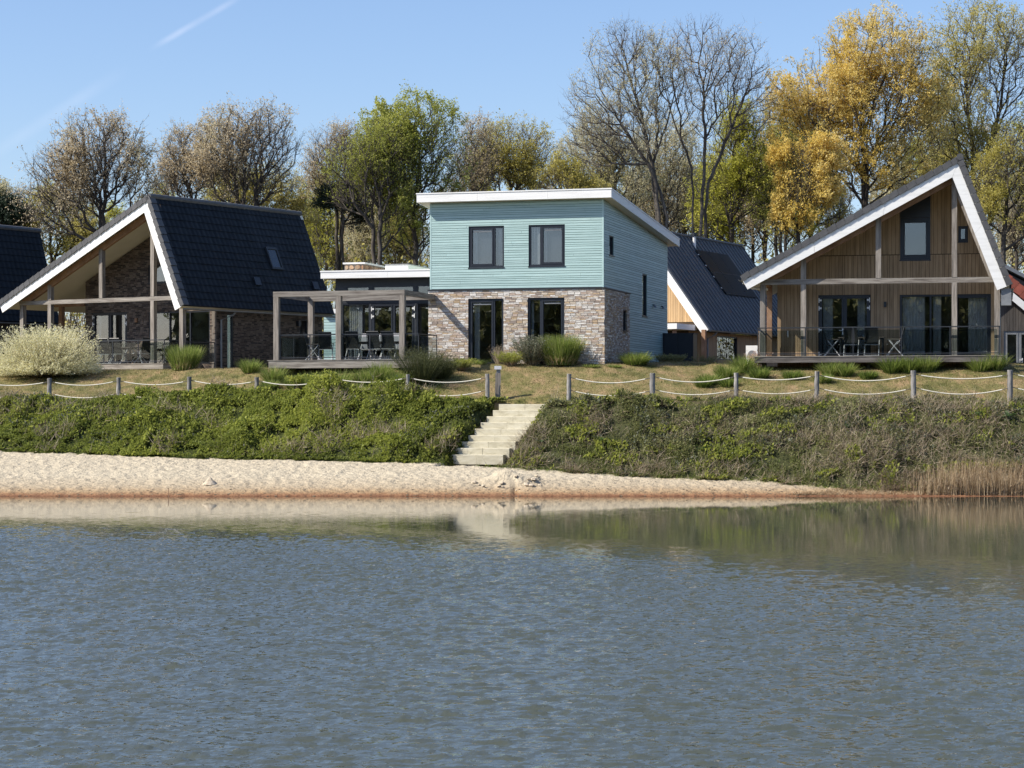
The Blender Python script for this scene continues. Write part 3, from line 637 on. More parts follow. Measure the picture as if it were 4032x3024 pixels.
def railing(fr, path, z0, h, label, posts, glass_=True):
    """path: local points; posts every 'posts' metres"""
    o = fr.w(path[0][0], path[0][1], z0); t = empty('deck_railing', o, -fr.th, label, 'railing', 'glass railings round the terraces'); O = Vector((path[0][0], path[0][1], 0))
    for i in range(len(path) - 1):
        a, b = Vector((*path[i], 0)) - O, Vector((*path[i + 1], 0)) - O; L_ = (b - a).length; n = max(1, round(L_ / posts)); d = (b - a) / n
        MB().bar(a + Vector((0, 0, h)), b + Vector((0, 0, h)), .045, .04).build('top_rail', M['steel'], t); MB().bar(a + Vector((0, 0, .09)), b + Vector((0, 0, .09)), .03).build('bottom_rail', M['steel'], t)
        for k in range(n + (1 if i == len(path) - 2 else 0)): p = a + d * k; MB().bar(p, p + Vector((0, 0, h - .02)), .035).build('railing_post', M['steel'], t)
        if glass_:
            for k in range(n):
                p, q = a + d * (k + .04), a + d * (k + .96); MB().bar(p + Vector((0, 0, h * .53)), q + Vector((0, 0, h * .53)), .01, h * .76).build('glass_panel', M['railglass'], t)
    return t
def deck(fr, x0, x1, y0, y1, z1, th, label, nb=None, ox=.04, fm='beam'):
    o = fr.w(x0, y0, z1 - th); t = empty('wooden_deck', o, -fr.th, label, 'deck', 'raised timber decks in front of the houses'); w = .145; n = int((y1 - y0) / w)
    for i in range(n): MB().box(-ox, x1 - x0 + ox, i * w, (i + 1) * w - .006, th - .028, th).build('deck_board', M['beam'], t)
    nf = max(1, round((x1 - x0) / 4.5)); s = (x1 - x0) / nf
    for i in range(nf): MB().box(i * s + .003, (i + 1) * s - .003, .02, .06, 0, th - .03).build('fascia_board', M[fm], t)
    MB().box(0, .04, .062, y1 - y0, 0, th - .03).build('side_board', M['beamy'], t); MB().box(x1 - x0 - .04, x1 - x0, .062, y1 - y0, 0, th - .03).build('side_board', M['beamy'], t)
    for i in range(int((x1 - x0) / 2) + 1):
        for yy in (.7, (y1 - y0) * .5): MB().box(i * 2 + .2, i * 2 + .34, yy, yy + .14, -.9, th - .03).build('footing', M['clad_grey'], t)
    return t
def hit(fr, px, py, o, N):
    """pixel ray against a plane given in the frame's local coordinates"""
    dx, dy, dz = (px - CX) / F, 1.0, (HY - py) / F; ox, oy, oz = -fr.o[0], -fr.o[1], HC - fr.o[2]
    lo = Vector((ox * fr.ux[0] + oy * fr.ux[1], ox * fr.uy[0] + oy * fr.uy[1], oz)); ld = Vector((dx * fr.ux[0] + dy * fr.ux[1], dx * fr.uy[0] + dy * fr.uy[1], dz))
    t = (Vector(o) - lo).dot(N) / ld.dot(N); return lo + ld * t
def onx(a, b, x): return a[1] + (b[1] - a[1]) * (x - a[0]) / (b[0] - a[0])

# ================================================================== teal house
def teal_house():
    fr = Frame(-3.27, 87.9, 4.45, 15.6); H_ = empty('teal_house', fr.w(0, 0), -fr.th, 'two storey house with pale turquoise board cladding over mixed brick and a white single-slope roof', 'house')
    Wd, L_ = 7.11, 12.5; zb = fr.fx(2375, 1130)[1]; d = .46; s = .44
    zf0 = fr.fx(2400, 775, -d)[1]; zf1 = fr.fx(2400, 740, -d)[1]; yb, zbk = fr.fy(2676, 970, Wd + s); sl = (zbk - zf0) / (yb + d)
    zu = lambda y: zf0 + sl * (y + d)
    B, S = fr.front(0), fr.side(Wd)
    win = [fr.rect(1846, 889, 1985.5, 1052), fr.rect(2082, 883, 2225, 1046)]; dr = [fr.rect(1845, 1175, 1984, 1412), fr.rect(2079, 1171, 2224, 1412)]
    for q in range(2): dr[q] = (dr[q][0], dr[q][1], .12, dr[q][3])
    def srect(x0, y0, x1, y1): a, c = fr.fy(x0, y0, Wd), fr.fy(x1, y1, Wd); return (a[0], c[0], c[1], a[1])
    sw = [srect(2396, 925, 2414, 1008), srect(2527, 1077, 2545, 1246)]; bw = srect(2448, 1220, 2463, 1303)
    # walls
    wall = backing('wall', B, [(0, 0), (Wd, 0), (Wd, zu(0)), (0, zu(0))], win + dr, -.25, 0, M['mortar_dark'], H_)
    regA = [(0, zb), (L_, zb), (L_, zu(L_)), (0, zu(0))]; ysb = fr.fy(2475, 1300, Wd)[0]
    backing('wall', S, [(0.001, 0), (L_, 0), (L_, zu(L_)), (0.001, zu(0))], sw + [bw], -.25, 0, M['teal_dark'], H_)
    MB().prism(fr.side(0), [(.26, 0), (L_, 0), (L_, zu(L_)), (.26, zu(.26))], 0, .2).build('wall', M['teal'], H_)
    MB().box(.21, Wd - .26, L_ - .2, L_, 0, zu(L_) - .01).build('wall', M['room'], H_)
    MB().box(.22, Wd - .26, .26, L_ - .2, zb - .2, zb).build('floor', M['room'], H_); MB().box(.22, Wd - .26, 4.0, 4.1, 0, zu(4.2)).build('wall', M['room'], H_)
    clad = backing('cladding', B, [(0, zb), (Wd, zb), (Wd, zu(0)), (0, zu(0))], win, .001, .006, M['teal_dark'], H_)
    wd = [.112, .082, .112, .074, .074, .112, .09]
    boards('siding_board', B, [(.03, zb + .005), (Wd - .03, zb + .005), (Wd - .03, zu(0) - .01), (.03, zu(0) - .01)], win, False, wd, .017, .006, .03, M['teal'], clad, joints=4.2)
    cls = backing('cladding', S, regA, sw, .001, .006, M['teal_dark'], H_)
    boards('siding_board', S, [(.03, zb + .005), (L_ - .02, zb + .005), (L_ - .02, zu(L_) - .02), (.03, zu(0) - .02)], sw, False, wd, .017, .006, .028, M['teal'], cls, joints=6)
    boards('siding_board', S, [(ysb + .02, 0), (L_ - .02, 0), (L_ - .02, zb + .004), (ysb + .02, zb + .004)], sw, False, wd, .017, .006, .028, M['teal'], cls, joints=6)
    for x in (.012, Wd - .005): MB().box(x - .03, x + .036, -.036, .03, zb, zu(0) - .01).build('corner_trim', M['teal'], H_)
    # brick storey
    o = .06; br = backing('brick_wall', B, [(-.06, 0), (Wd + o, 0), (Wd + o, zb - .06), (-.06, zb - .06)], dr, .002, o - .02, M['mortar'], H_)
    rows = [.06, .055, .105, .06, .058, .052, .108, .06, .052, .056, .11, .058]
    brickwork(br, B, [(-.08, -.2), (Wd + o + .015, -.2), (Wd + o + .015, zb - .065), (-.08, zb - .065)], dr, M['bricks'], rows, .245, 300, n1=o)
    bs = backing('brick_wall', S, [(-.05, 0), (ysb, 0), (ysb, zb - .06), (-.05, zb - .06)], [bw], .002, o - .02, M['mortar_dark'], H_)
    brickwork(bs, S, [(-.05, -.2), (ysb, -.2), (ysb, zb - .065), (-.05, zb - .065)], [bw], M['bricks'], rows, .245, 300, n1=o)
    MB().box(-.1, Wd + .1, -.1, .0, zb - .06, zb - .012).box(Wd + .001, Wd + .1, .002, ysb + .04, zb - .06, zb - .012).build('ledge_flashing', M['dgrey'], H_)
    # roof
    rp_ = fr.side(0); x0, x1 = -s, Wd + s; th_ = zf1 - zf0 - .06
    m = MB(); m.prism(Basis((0, 0, 0), (0, 1, 0), (0, 0, 1), (1, 0, 0)), [(-d + .04, zu(-d) + .0), (yb - .04, zu(yb)), (yb - .04, zu(yb) + th_), (-d + .04, zu(-d) + th_)], x0 + .04, x1 - .04); roof = m.build('roof', M['soffit'], H_)
    jx = [x0] + [fr.fx(p, 760, -d)[0] for p in (1879, 2157)] + [x1]
    for i in range(3): MB().box(jx[i] + .003, jx[i + 1] - .003, -d, -d + .036, zf0 - .02, zf0 + th_ + .01).build('fascia_board', M['white'], roof)
    for xx in (x1 - .036, x0):
        cut = [-d + .037, 2.6, 5.8, 9.0, yb]
        for i in range(4):
            a, b = cut[i] + .002, cut[i + 1] - .002; MB().prism(Basis((xx, 0, 0), (0, 1, 0), (0, 0, 1), (1, 0, 0)), [(a, zu(a) - .02), (b, zu(b) - .02), (b, zu(b) + th_ + .01), (a, zu(a) + th_ + .01)], 0, .036).build('fascia_board', M['white'], roof)
    m = MB()
    m.box(x0 - .02, x1 + .02, -d - .02, -d + .1, zf0 + th_ + .012, zf0 + th_ + .06)
    for xx in (x1 - .08, x0 - .02): m.prism(Basis((xx, 0, 0), (0, 1, 0), (0, 0, 1), (1, 0, 0)), [(-d + .1, zu(-d + .1) + th_ + .012), (yb, zu(yb) + th_ + .012), (yb, zu(yb) + th_ + .06), (-d + .1, zu(-d + .1) + th_ + .06)], 0, .1)
    m.build('roof_edge_cap', M['white'], roof)
    # windows and doors
    mu = lambda px: fr.fx(px, 1000)[0]
    u = win[0]; window(H_, B, u, .075, [mu(1946)], blind=True, curtains=[(u[0] + .1, u[0] + .32), (mu(1950) + .1, u[1] - .05)], doors=(0,), roll=(0,), label='upper window with white curtain gathered at its right')
    u = win[1]; window(H_, B, u, .075, [mu(2129)], blind=True, curtains=[(u[0] + .06, mu(2126) - .02), (mu(2135), mu(2150))], doors=(1,), roll=(1,), label='upper window with white curtain at its left')
    u = dr[0]; window(H_, B, u, .085, [mu(1945)], curtains=[(u[0] + .2, u[0] + .42)], doors=(0,), roll=(0,), sill=False, label='black framed terrace door with side light')
    u = dr[1]; window(H_, B, u, .085, [mu(2129)], curtains=[(u[0] + .1, u[0] + .2)], doors=(1,), roll=(1,), sill=False, label='black framed terrace door behind the bushes')
    for u in dr: MB().box(u[0] + .1, u[1] - .1, -.5, -.08, -.05, .03).box(u[0] + .3, u[1] - .1, -.9, -.5, -.14, -.08).build('door_step', M['zinc'], H_)
    for u in sw: window(H_, S, u, .04, [], sill=True, sillout=.07, label='narrow window in the side wall')
    window(H_, S, bw, .04, [], sill=True, sillout=.12, label='small window in the brick side wall')
    for px, py in ((2572, 1210), (2605, 1216)):
        y, z = fr.fy(px, py, Wd + .05); m = MB(); m.tube([(Wd + .03, y, z + .1), (Wd + .12, y, z + .1)], .03, 6); m.build('wall_spotlight', M['dgrey'], H_)
        c = MB(); c.tube([(Wd + .12, y, z + .11), (Wd + .12, y, z)], .02, 10, r1=.09); c.build('wall_spotlight', M['zinc'], H_)
    # ---- flat roofed annex
    ya = 1.0; Ba = fr.front(ya); xl = fr.fx(1322, 1250, ya)[0]; xr0 = fr.fx(1262, 1080, .4); zt = xr0[1] + .14; zl = fr.fx(1262, 1095, .4)[1]; zdk = fr.fx(1076, 1418, -4.1)[1]
    ww = [fr.rect(1362, 1127, 1455, 1188, ya), fr.rect(1466, 1124, 1630, 1186, ya), fr.rect(1640, 1121, 1695, 1184, ya), fr.rect(1346, 1194, 1456, 1414, ya), fr.rect(1462, 1192, 1634, 1414, ya), fr.rect(1640, 1190, 1695, 1414, ya)]
    ww = [(a, min(b, -.01), max(c, zdk + .03), e) for a, b, c, e in ww]
    backing('annex_wall', Ba, [(xl, 0), (-.005, 0), (-.005, zl), (xl, zl)], ww, -.2, 0, M['dgrey'], H_)
    MB().box(xl, xl + .2, ya + .2, 7.5, 0, zl).box(xl + .2, -.01, 7.3, 7.5, 0, zl).box(xl + .2, -.01, ya + .2, 7.3, zdk - .1, zdk).build('annex_wall', M['room'], H_)
    for i, u in enumerate(ww):
        if i in (0, 1, 2): window(H_, Ba, u, .05, sill=False)
        elif i == 4:
            c = (u[0] + u[1]) / 2; hg = [(u[0] + .02, fr.fx(1460, y, ya)[1]) for y in (1217, 1246)] + [(u[1] - .02, fr.fx(1625, y, ya)[1]) for y in (1214, 1243)]
            window(H_, Ba, u, .07, [c], doors=(0, 1), sill=False, hinges=hg, handle=(c - .05, zdk + 1.0), label='double glass terrace doors with steel hinges')
        elif i == 3: window(H_, Ba, u, .05, sill=False, curtains=[(u[0] + .25, u[0] + .85)])
        else: window(H_, Ba, u, .05, sill=False)
    rf = MB().box(xr0[0] + .04, -.01, .44, 8.1, zl, zt - .02).build('annex_roof', M['soffit'], H_)
    j = fr.fx(1525, 1075, .4)[0]
    for a, b in ((xr0[0], j), (j, -.01)): MB().box(a + .003, b - .003, .40, .436, zl - .02, zt - .06).build('fascia_board', M['white'], rf)
    MB().box(xr0[0], xr0[0] + .036, .438, 8.1, zl - .02, zt - .06).build('fascia_board', M['white'], rf)
    MB().box(xr0[0] - .02, -.01, .38, .5, zt - .055, zt).box(xr0[0] - .02, xr0[0] + .1, .502, 8.1, zt - .055, zt).build('roof_edge_cap', M['white'], rf)
    # rubble stone chimney block
    a, b = fr.fx(1357, 1045, 2.2), fr.fx(1433, 1045, 2.2); ztop = fr.fx(1400, 1040, 2.2)[1]; y2 = fr.fy(1512, 1053, b[0])[0]; y2 = min(max(y2, 3.5), 7)
    ch = MB().box(a[0], b[0], 2.2, y2, zt - .1, ztop).build('stone_chimney', M['mortar'], H_); MB().box(a[0] - .06, b[0] + .06, 2.14, y2 + .06, ztop, ztop + .07).build('coping', M['cap'], ch)
    for face in range(2):
        bb = fr.front(2.2) if face == 0 else fr.side(b[0]); lo, hi = (a[0], b[0]) if face == 0 else (2.2, y2)
        for r_ in range(2):
            u = lo + .02
            while u < hi - .08:
                wv = random.uniform(.14, .3); zz = zt - .06 + r_ * (ztop - zt + .05) / 2; hh = (ztop - zt + .05) / 2 - .02; u2 = min(u + wv, hi - .01)
                cx, cz = (u + u2) / 2, zz + hh / 2; pts = [(cx + (u2 - u) / 2 * cos(t) * random.uniform(.8, 1.0), cz + hh / 2 * sin(t) * random.uniform(.8, 1.05)) for t in np.linspace(0, 2 * pi, 9)[:-1]]
                MB().prism(bb, pts, -.01, random.uniform(.02, .04)).build('stone', M['stone'], ch); u = u2 + .015
    a, b = fr.fx(1517, 1048, 1.4), fr.fx(1607, 1048, 1.4); zz = fr.fx(1560, 1042, 1.4)[1]
    MB().box(a[0], b[0], 1.4, 4.2, zt - .05, zz).build('roof_light', M['white'], H_); MB().box(a[0] - .03, b[0] + .03, 1.37, 4.23, zz, zz + .03).build('roof_light', M['zinc'], H_)
    # storage cupboard by the back corner
    y0, _ = fr.fy(2607, 1350, Wd); t = empty('garden_cupboard', fr.w(Wd + .05, y0 + .0, 0), -fr.th, 'tall black storage cupboard at the back corner of the turquoise house', 'cupboard')
    hz = fr.fy(2607, 1312, Wd)[1]; MB().box(0, 1.35, 0, .9, -.4, hz - .05).build('body', M['black'], t); MB().box(-.03, 1.38, -.03, .93, hz - .05, hz).build('lid', M['dgrey'], t)
    for k in range(2): MB().box(.03 + k * .66, .66 + k * .66, -.025, -.003, -.35, hz - .1).build('door', M['black'], t)
    # ---- terrace: deck, pergola, railing, furniture
    yp = -3.9; xa, xb = fr.fx(1090, 1300, yp)[0], fr.fx(1585, 1300, yp)[0]; xm = fr.fx(1335, 1300, yp)[0]
    deck(fr, fr.fx(1057, 1430, -4.1)[0], xb + .75, -4.12, ya - .02, zdk, .32, 'weathered timber deck under the pergola beside the turquoise house')
    pg = empty('pergola', fr.w(xa, yp, zdk), -fr.th, 'grey weathered timber pergola frame over the middle terrace', 'pergola'); ztb = fr.fx(1090, 1149, yp)[1] - zdk
    w = .105; dx = lambda x: x - xa
    for x, y in ((xa, yp), (xm, yp), (xb, yp), (xa, -.15)): MB().box(dx(x) - w, dx(x) + w, y - yp - w, y - yp + w, 0, ztb - .205).build('post', M['post'], pg)
    MB().box(-w - .01, dx(xb) + w + .01, -w - .005, w, ztb - .2, ztb).build('beam', M['beam'], pg)
    MB().box(-w, -.05, -w + .22, 3.65, ztb - .2, ztb - .003).build('beam', M['beamy'], pg); MB().box(dx(xb) - .05, dx(xb) + w, -w + .22, 3.82, ztb - .2, ztb - .003).build('beam', M['beamy'], pg)
    MB().box(-w, dx(xb) + .02, 3.655, 3.655 + .19, ztb - .204, ztb - .007).build('beam', M['beam'], pg)
    hr = (1418 - 1318) / F * 84.5
    railing(fr, [(xa + .15, yp), (xb - .1, yp)], zdk + fr.o[2] - fr.o[2], hr, 'glass railing along the front of the middle terrace', 1.25)
    railing(fr, [(xa - .02, yp + .2), (xa - .02, -.35)], zdk, hr, 'glass railing along the left side of the middle terrace', 1.8)
    railing(fr, [(xb + .12, yp), (xb + .65, yp), (xb + .65, -1.6)], zdk, hr, 'short glass railing at the right end of the middle terrace, by the steps', 1.3)
    def put(px, y, rz, first=None, **k):
        loc = fr.w(fr.fx(px, 1400, y)[0], y, zdk); lab = k['label']
        return chair(loc, rz - fr.th, lab, 'garden chairs on the terraces', k.get('frame', 'alu'), k.get('fab', 'fabric'))
    put(1238, -2.2, radians(-80), label='black garden chair seen side on, leftmost under the pergola')
    put(1283, -2.9, radians(14), label='black mesh garden chair left of the middle pergola post')
    tb_x = fr.fx(1495, 1400, -2.2)[0]
    table(fr.w(tb_x, -2.2, zdk), -fr.th, 2.1, .95, 'long garden table under the pergola between the middle and right posts')
    c0 = put(1393, -3.15, radians(6), label='black garden chair at the table, just right of the middle pergola post')
    for px, lab, a in ((1480, 'black garden chair at the pergola table, middle of the three seen from behind', -3), (1533, 'black garden chair at the pergola table, nearest the right pergola post', 4)):
        dup(c0, fr.w(fr.fx(px, 1400, -3.1)[0], -3.1, zdk), radians(a) - fr.th, lab)
    g0 = put(1440, -1.3, radians(183), label='pale grey garden chair behind the pergola table, leftmost of its row', frame='alu', fab='fabricgrey')
    dup(g0, fr.w(fr.fx(1505, 1400, -1.3)[0], -1.3, zdk), radians(178) - fr.th, 'pale grey garden chair behind the pergola table, middle of its row')
    dup(g0, fr.w(fr.fx(1560, 1400, -1.3)[0], -1.3, zdk), radians(181) - fr.th, 'pale grey garden chair behind the pergola table, right end of its row')
teal_house()

# ================================================================== left gable house
def roof_pair(H_, fr, Lp, A, R, y1, th=.26, off=.04, slabmat='soffit'):
    for P in (Lp, R):
        q = strip(P, A, th, off) if P is Lp else strip(A, P, th, off)
        m = MB(); m.prism(Basis((0, 0, 0), (1, 0, 0), (0, 0, 1), (0, 1, 0)), [tuple(v) for v in q], .035, y1); o = m.build('roof_slab', M[slabmat], H_)
    return
def fascia(H_, Lp, A, R, wdt, off, nl, nr, y0=0.0):
    a, b, c, d = strip(Lp, A, wdt, off); ra, rb, rc, rd = strip(A, R, wdt, off)
    # mitre at the apex
    def isect(p, q, r, s):
        d1, d2 = q - p, s - r; t = ((r - p).x * d2.y - (r - p).y * d2.x) / (d1.x * d2.y - d1.y * d2.x); return p + d1 * t
    to = isect(a, b, ra, rb); ti = isect(d, c, rd, rc); Bb = Basis((0, y0, 0), (1, 0, 0), (0, 0, 1), (0, -1, 0)); out = []
    for n, (p, q, r, s) in ((nl, (a, to, ti, d)), (nr, (to, rb, rc, ti))):
        for i in range(n):
            t0, t1 = i / n + .0006, (i + 1) / n - .0006; m = MB(); m.prism(Bb, ccw([tuple(p.lerp(q, t0)), tuple(p.lerp(q, t1)), tuple(s.lerp(r, t1)), tuple(s.lerp(r, t0))]), -.03, .005); out.append(m.build('fascia_board', M['white'], H_))
    return ti
def under(P, A, th, off):
    q = strip(P, A, th, off); return lambda x: onx((q[3].x, q[3].y), (q[2].x, q[2].y), x)
def peak(f, g, x):
    lo, hi = x - 2, x + 2
    for _ in range(50):
        m = (lo + hi) / 2
        if f(m) < g(m): lo = m
        else: hi = m
    return lo, f(lo)
def left_house():
    x0, y0, _ = at(722, 1200, 92); fr = Frame(x0, y0, 4.25, 33); H_ = empty('dark_roof_house', fr.w(0, 0), -fr.th, 'brick house with steep dark tiled roof and open timber gable porch', 'house')
    R = (fr.fx(722, 1203)[0], fr.fx(722, 1203)[1]); A = fr.fx(586, 772); Lp = fr.fx(-4, 1192); A = (A[0], A[1]); L_ = fr.fy(1318, 1250, 0)[0]
    roof_pair(H_, fr, Lp, A, R, L_)
    fascia(H_, Lp, A, R, .37, .13, 4, 3)
    verge(H_, Lp, A, -.06, .3, 1); verge(H_, A, R, -.06, .3, 1)
    # tiled steep slope
    a3, r3 = Vector((A[0], 0, A[1])), Vector((R[0], 0, R[1])); Vd = (a3 - r3); lv = Vd.length; Vd.normalize(); U = Vector((0, 1, 0)); N = U.cross(Vd); N = N if N.x > 0 else -N
    rf = MB().prism(Basis(r3, U, Vd, N), [(.04, 0), (L_, 0), (L_, lv), (.04, lv)], -.04, .0).build('roof_deck', M['tile'], H_)
    tilefield(rf, r3 + U * .26, U, Vd, N, L_ - .3, lv - .02, M['tile'])
    # ridge tiles
    for i in range(int(L_ / .38)):
        yy = i * .38; MB().tube([(A[0], yy, A[1] - .01), (A[0], yy + .4, A[1] + .008)], .12, 8, r1=.125).build('ridge_tile', M['verge'], rf)
    # gentle slope covering
    l3 = Vector((Lp[0], 0, Lp[1])); V2 = (a3 - l3); l2 = V2.length; V2.normalize(); N2 = V2.cross(U); N2 = N2 if N2.z > 0 else -N2
    MB().prism(Basis(l3, U, V2, N2), [(.31, 0), (L_, 0), (L_, l2), (.31, l2)], -.04, .03).build('roof_deck', M['tile'], H_)
    gutter(H_, R[0] - .02, R[1] - .1, .0, L_, 1)
    yp = .5; xs_ = lambda px: fr.fx(px, 1200, yp)[0]; uL = under(Lp, A, .30, .04); uR = lambda x: (lambda q: onx((q[3].x, q[3].y), (q[2].x, q[2].y), x))(strip(A, R, .30, .04))
    zdk = fr.fx(500, 1432, .3)[1]; zb1 = fr.fx(80, 1187, yp)[1]; zbm = zb1 - .18; w = .1
    xr_in = xs_(719)
    MB().box(xs_(82), xr_in, yp - .09, yp + .09, zbm, zb1).build('beam', M['beam'], H_)
    for px, lo, hi in ((91, 0, zbm), (719, 0, None), (200, 0, 'r'), (605, 0, 'r'), (402, zb1, 'r')):
        x = xs_(px); zt_ = zbm if hi == zbm else (R[1] + .05 if hi is None else min(uL(x), uR(x)) - .2)
        if hi == 'r' and lo == 0:
            MB().box(x - w, x + w, yp - w, yp + w, 0, zbm).build('post', M['post'], H_); MB().box(x - w, x + w, yp - w, yp + w, zb1, zt_).build('post', M['post'], H_)
        else: MB().box(x - w, x + w, yp - w, yp + w, lo, zt_).build('post', M['post'], H_)
    q = strip(Lp, A, .26, .36); k0 = (xs_(82) - Lp[0]) / (A[0] - Lp[0]); Bq = fr.front(yp - .08)
    MB().prism(Bq, ccw([tuple(q[0].lerp(q[1], k0)), tuple(q[1]), tuple(q[2]), tuple(q[3].lerp(q[2], k0))]), -.16, 0).build('rafter', M['rafter'], H_)
    x = xs_(243) ; MB().box(fr.fx(243, 1300, 2.6)[0] - .1, fr.fx(243, 1300, 2.6)[0] + .1, 2.5, 2.7, 0, zbm).build('post', M['rafter'], H_)
    MB().box(fr.fx(95, 1200, 2.6)[0], fr.fx(335, 1200, 2.6)[0], 2.52, 2.68, zbm, zb1 - .02).build('beam', M['rafter'], H_)
    # brick gable wall
    yw = 2.6; Bw = fr.front(yw); xl = fr.fx(337, 1300, yw)[0]; xr = -.42; zR = uR(xr)
    ax, az = peak(uL, uR, A[0]); region = ccw([(xl, 0), (xr, 0), (xr, zR), (ax, az), (xl, uL(xl))])
    dr = fr.rect(364, 1228, 501, 1433, yw); wn_ = fr.rect(586, 1222, 827, 1433, yw); up = fr.rect(584, 1040, 662, 1112, yw); dr = (dr[0], dr[1], zdk + .01, dr[3]); wn_ = (wn_[0], min(wn_[1], xr - .15), zdk + .01, wn_[3])
    wall = backing('brick_wall', Bw, region, [dr, wn_, up], -.25, 0, M['mortar_dark'], H_)
    brickwork(wall, Bw, region, [dr, wn_, up], M['dbricks'], [.068], .215, 300, n1=.016, jt=.014)
    c = (dr[0] + dr[1]) / 2; hz = [fr.fx(370, y, yw)[1] for y in (1250, 1277, 1352)]
    window(H_, Bw, dr, .07, [c], doors=(0, 1), sill=False, curtains=[(dr[0] + .22, dr[0] + .36), (dr[1] - .34, dr[1] - .2)], hinges=[(dr[0] + .03, z) for z in hz] + [(dr[1] - .03, z) for z in hz[:2]], label='double terrace doors under the gable porch')
    mm = [fr.fx(p, 1300, yw)[0] for p in (667, 748)]
    window(H_, Bw, wn_, .06, mm, sill=False, label='wide three part window reflecting the opposite bank')
    window(H_, Bw, up, .06, [], sill=True)
    x, z = fr.fx(539, 1261, yw); MB().box(x - .07, x + .07, yw - .09, yw - .02, z - .09, z + .09).build('wall_lamp', M['rafter'], H_)
    Bs = fr.side(xr); zsw = R[1] - .05; d1 = (fr.fy(893, 1300, xr)[0], fr.fy(918, 1300, xr)[0], .2, fr.fy(900, 1236, xr)[1]); d2 = (fr.fy(1180, 1300, xr)[0], fr.fy(1211, 1300, xr)[0], .2, fr.fy(1195, 1258, xr)[1])
    regS = [(yw - .02, 0), (L_ - .4, 0), (L_ - .4, zsw), (yw - .02, zsw)]
    ws = backing('brick_wall', Bs, regS, [d1, d2], -.25, 0, M['mortar_dark'], H_); brickwork(ws, Bs, regS, [d1, d2], M['dbricks'], [.068], .215, 300, n1=.016, jt=.014)
    window(H_, Bs, d1, .05, sill=False); window(H_, Bs, d2, .05, sill=False)
    MB().boxB(Bs, d1[0] + .05, d1[0] + .22, d1[2] + .3, d1[3] - .08, -.16, -.14).build('sun_screen', M['redtile'], H_)
    y, z = fr.fy(1171, 1274, xr); MB().box(xr, xr + .15, y - .1, y + .1, z - .12, z + .12).build('wall_lamp', M['dgrey'], H_)
    MB().box(xl, xr - .26, L_ - .6, L_ - .4, 0, 4).box(xl, xr - .26, yw + .25, L_ - .6, zdk - .15, zdk).box(xl, xl + .2, yw + .25, L_ - .6, 0, 3).box(xl + 1.6, xr - .26, yw + 3.0, yw + 3.1, 0, 4.2).build('wall', M['room'], H_)
    xg, zg = R[0] + .06, R[1] - .16; yd = fr.fy(872, 1300, xr + .1)[0]
    MB().tube([(xg, yd + .5, zg), (xg - .1, yd + .45, zg - .12), (xr + .09, yd, zg - .35), (xr + .09, yd, 0)], .045, 8).build('downpipe', M['zinc'], H_)
    # skylight and roof vents, set into the tiles
    def onroof(x0, y0, x1, y1): p, q = hit(fr, x0, y0, r3, N), hit(fr, x1, y1, r3, N); return sorted(((p - r3).dot(U), (q - r3).dot(U))) + sorted(((p - r3).dot(Vd), (q - r3).dot(Vd)))
    Br = Basis(r3, U, Vd, N); a, b, c, e = onroof(1046, 984, 1083, 1056); b = max(b, a + .62)
    s = MB(); s.boxB(Br, a - .08, a, c - .1, e + .1, .02, .12).boxB(Br, b, b + .08, c - .1, e + .1, .02, .12).boxB(Br, a, b, e, e + .12, .02, .12).boxB(Br, a, b, c - .1, c, .02, .12); sk = s.build('skylight', M['dgrey'], rf)
    MB().boxB(Br, a + .001, b - .001, c + .001, e - .001, .05, .08).build('skylight', M['solar_sky'], rf)
    for q in ((1000, 1098, 1018, 1126), (1230, 1120, 1248, 1143)):
        a, b, c, e = onroof(*q); mid = (a + b) / 2; MB().prism(Br, [(mid - .2, c), (mid + .2, c), (mid + .2, c + .38), (mid - .2, c + .38)], .02, .11).build('roof_vent', M['black'], rf)
    # terrace
    xd0, xd1 = fr.fx(300, 1440, .1)[0], fr.fx(641, 1440, .1)[0]
    deck(fr, xd0, xd1, .1, yw - .03, zdk, .25, 'weathered timber deck in front of the brick gable house')
    hr = (1432 - 1341) / F * 94
    railing(fr, [(fr.fx(345, 1400, .25)[0], .25), (xd1 - .05, .25), (xd1 - .05, 1.7)], zdk, hr, 'glass railing round the terrace of the brick gable house', 1.3)
    railing(fr, [(fr.fx(735, 1400, .6)[0], .6), (fr.fx(845, 1400, 2.0)[0], 2.0)], zdk - .1, hr, 'low glass railing before the wide window, right of the clumped grass', 1.3)
    gp = 'garden chairs on the terraces'
    def cl(px, y, a): return fr.w(fr.fx(px, 1400, y)[0], y, zdk), radians(a) - fr.th
    p, r = cl(421, .75, 12); c0 = chair(p, r, 'black garden chair with pale legs, leftmost behind the railing of the brick gable house', gp)
    p, r = cl(470, .75, 8); dup(c0, p, r, 'second black garden chair from the left before the brick gable house')
    p, r = cl(545, 1.3, 150); chair(p, r, 'grey garden chair with white frame turned towards the lake', gp, 'alu', 'fabricgrey')
    p, r = cl(574, 1.0, 60); dup(c0, p, r, 'black garden chair beside the porch post, right of the white framed chair')
    table(fr.w(fr.fx(480, 1400, 1.45)[0], 1.45, zdk), -fr.th, 1.7, .8, 'garden table on the terrace of the brick gable house')
M['solar_sky'] = mat('skylight_glass', [(.02, .025, .03), (.03, .035, .04)], .05, spec=1.0)
left_house()

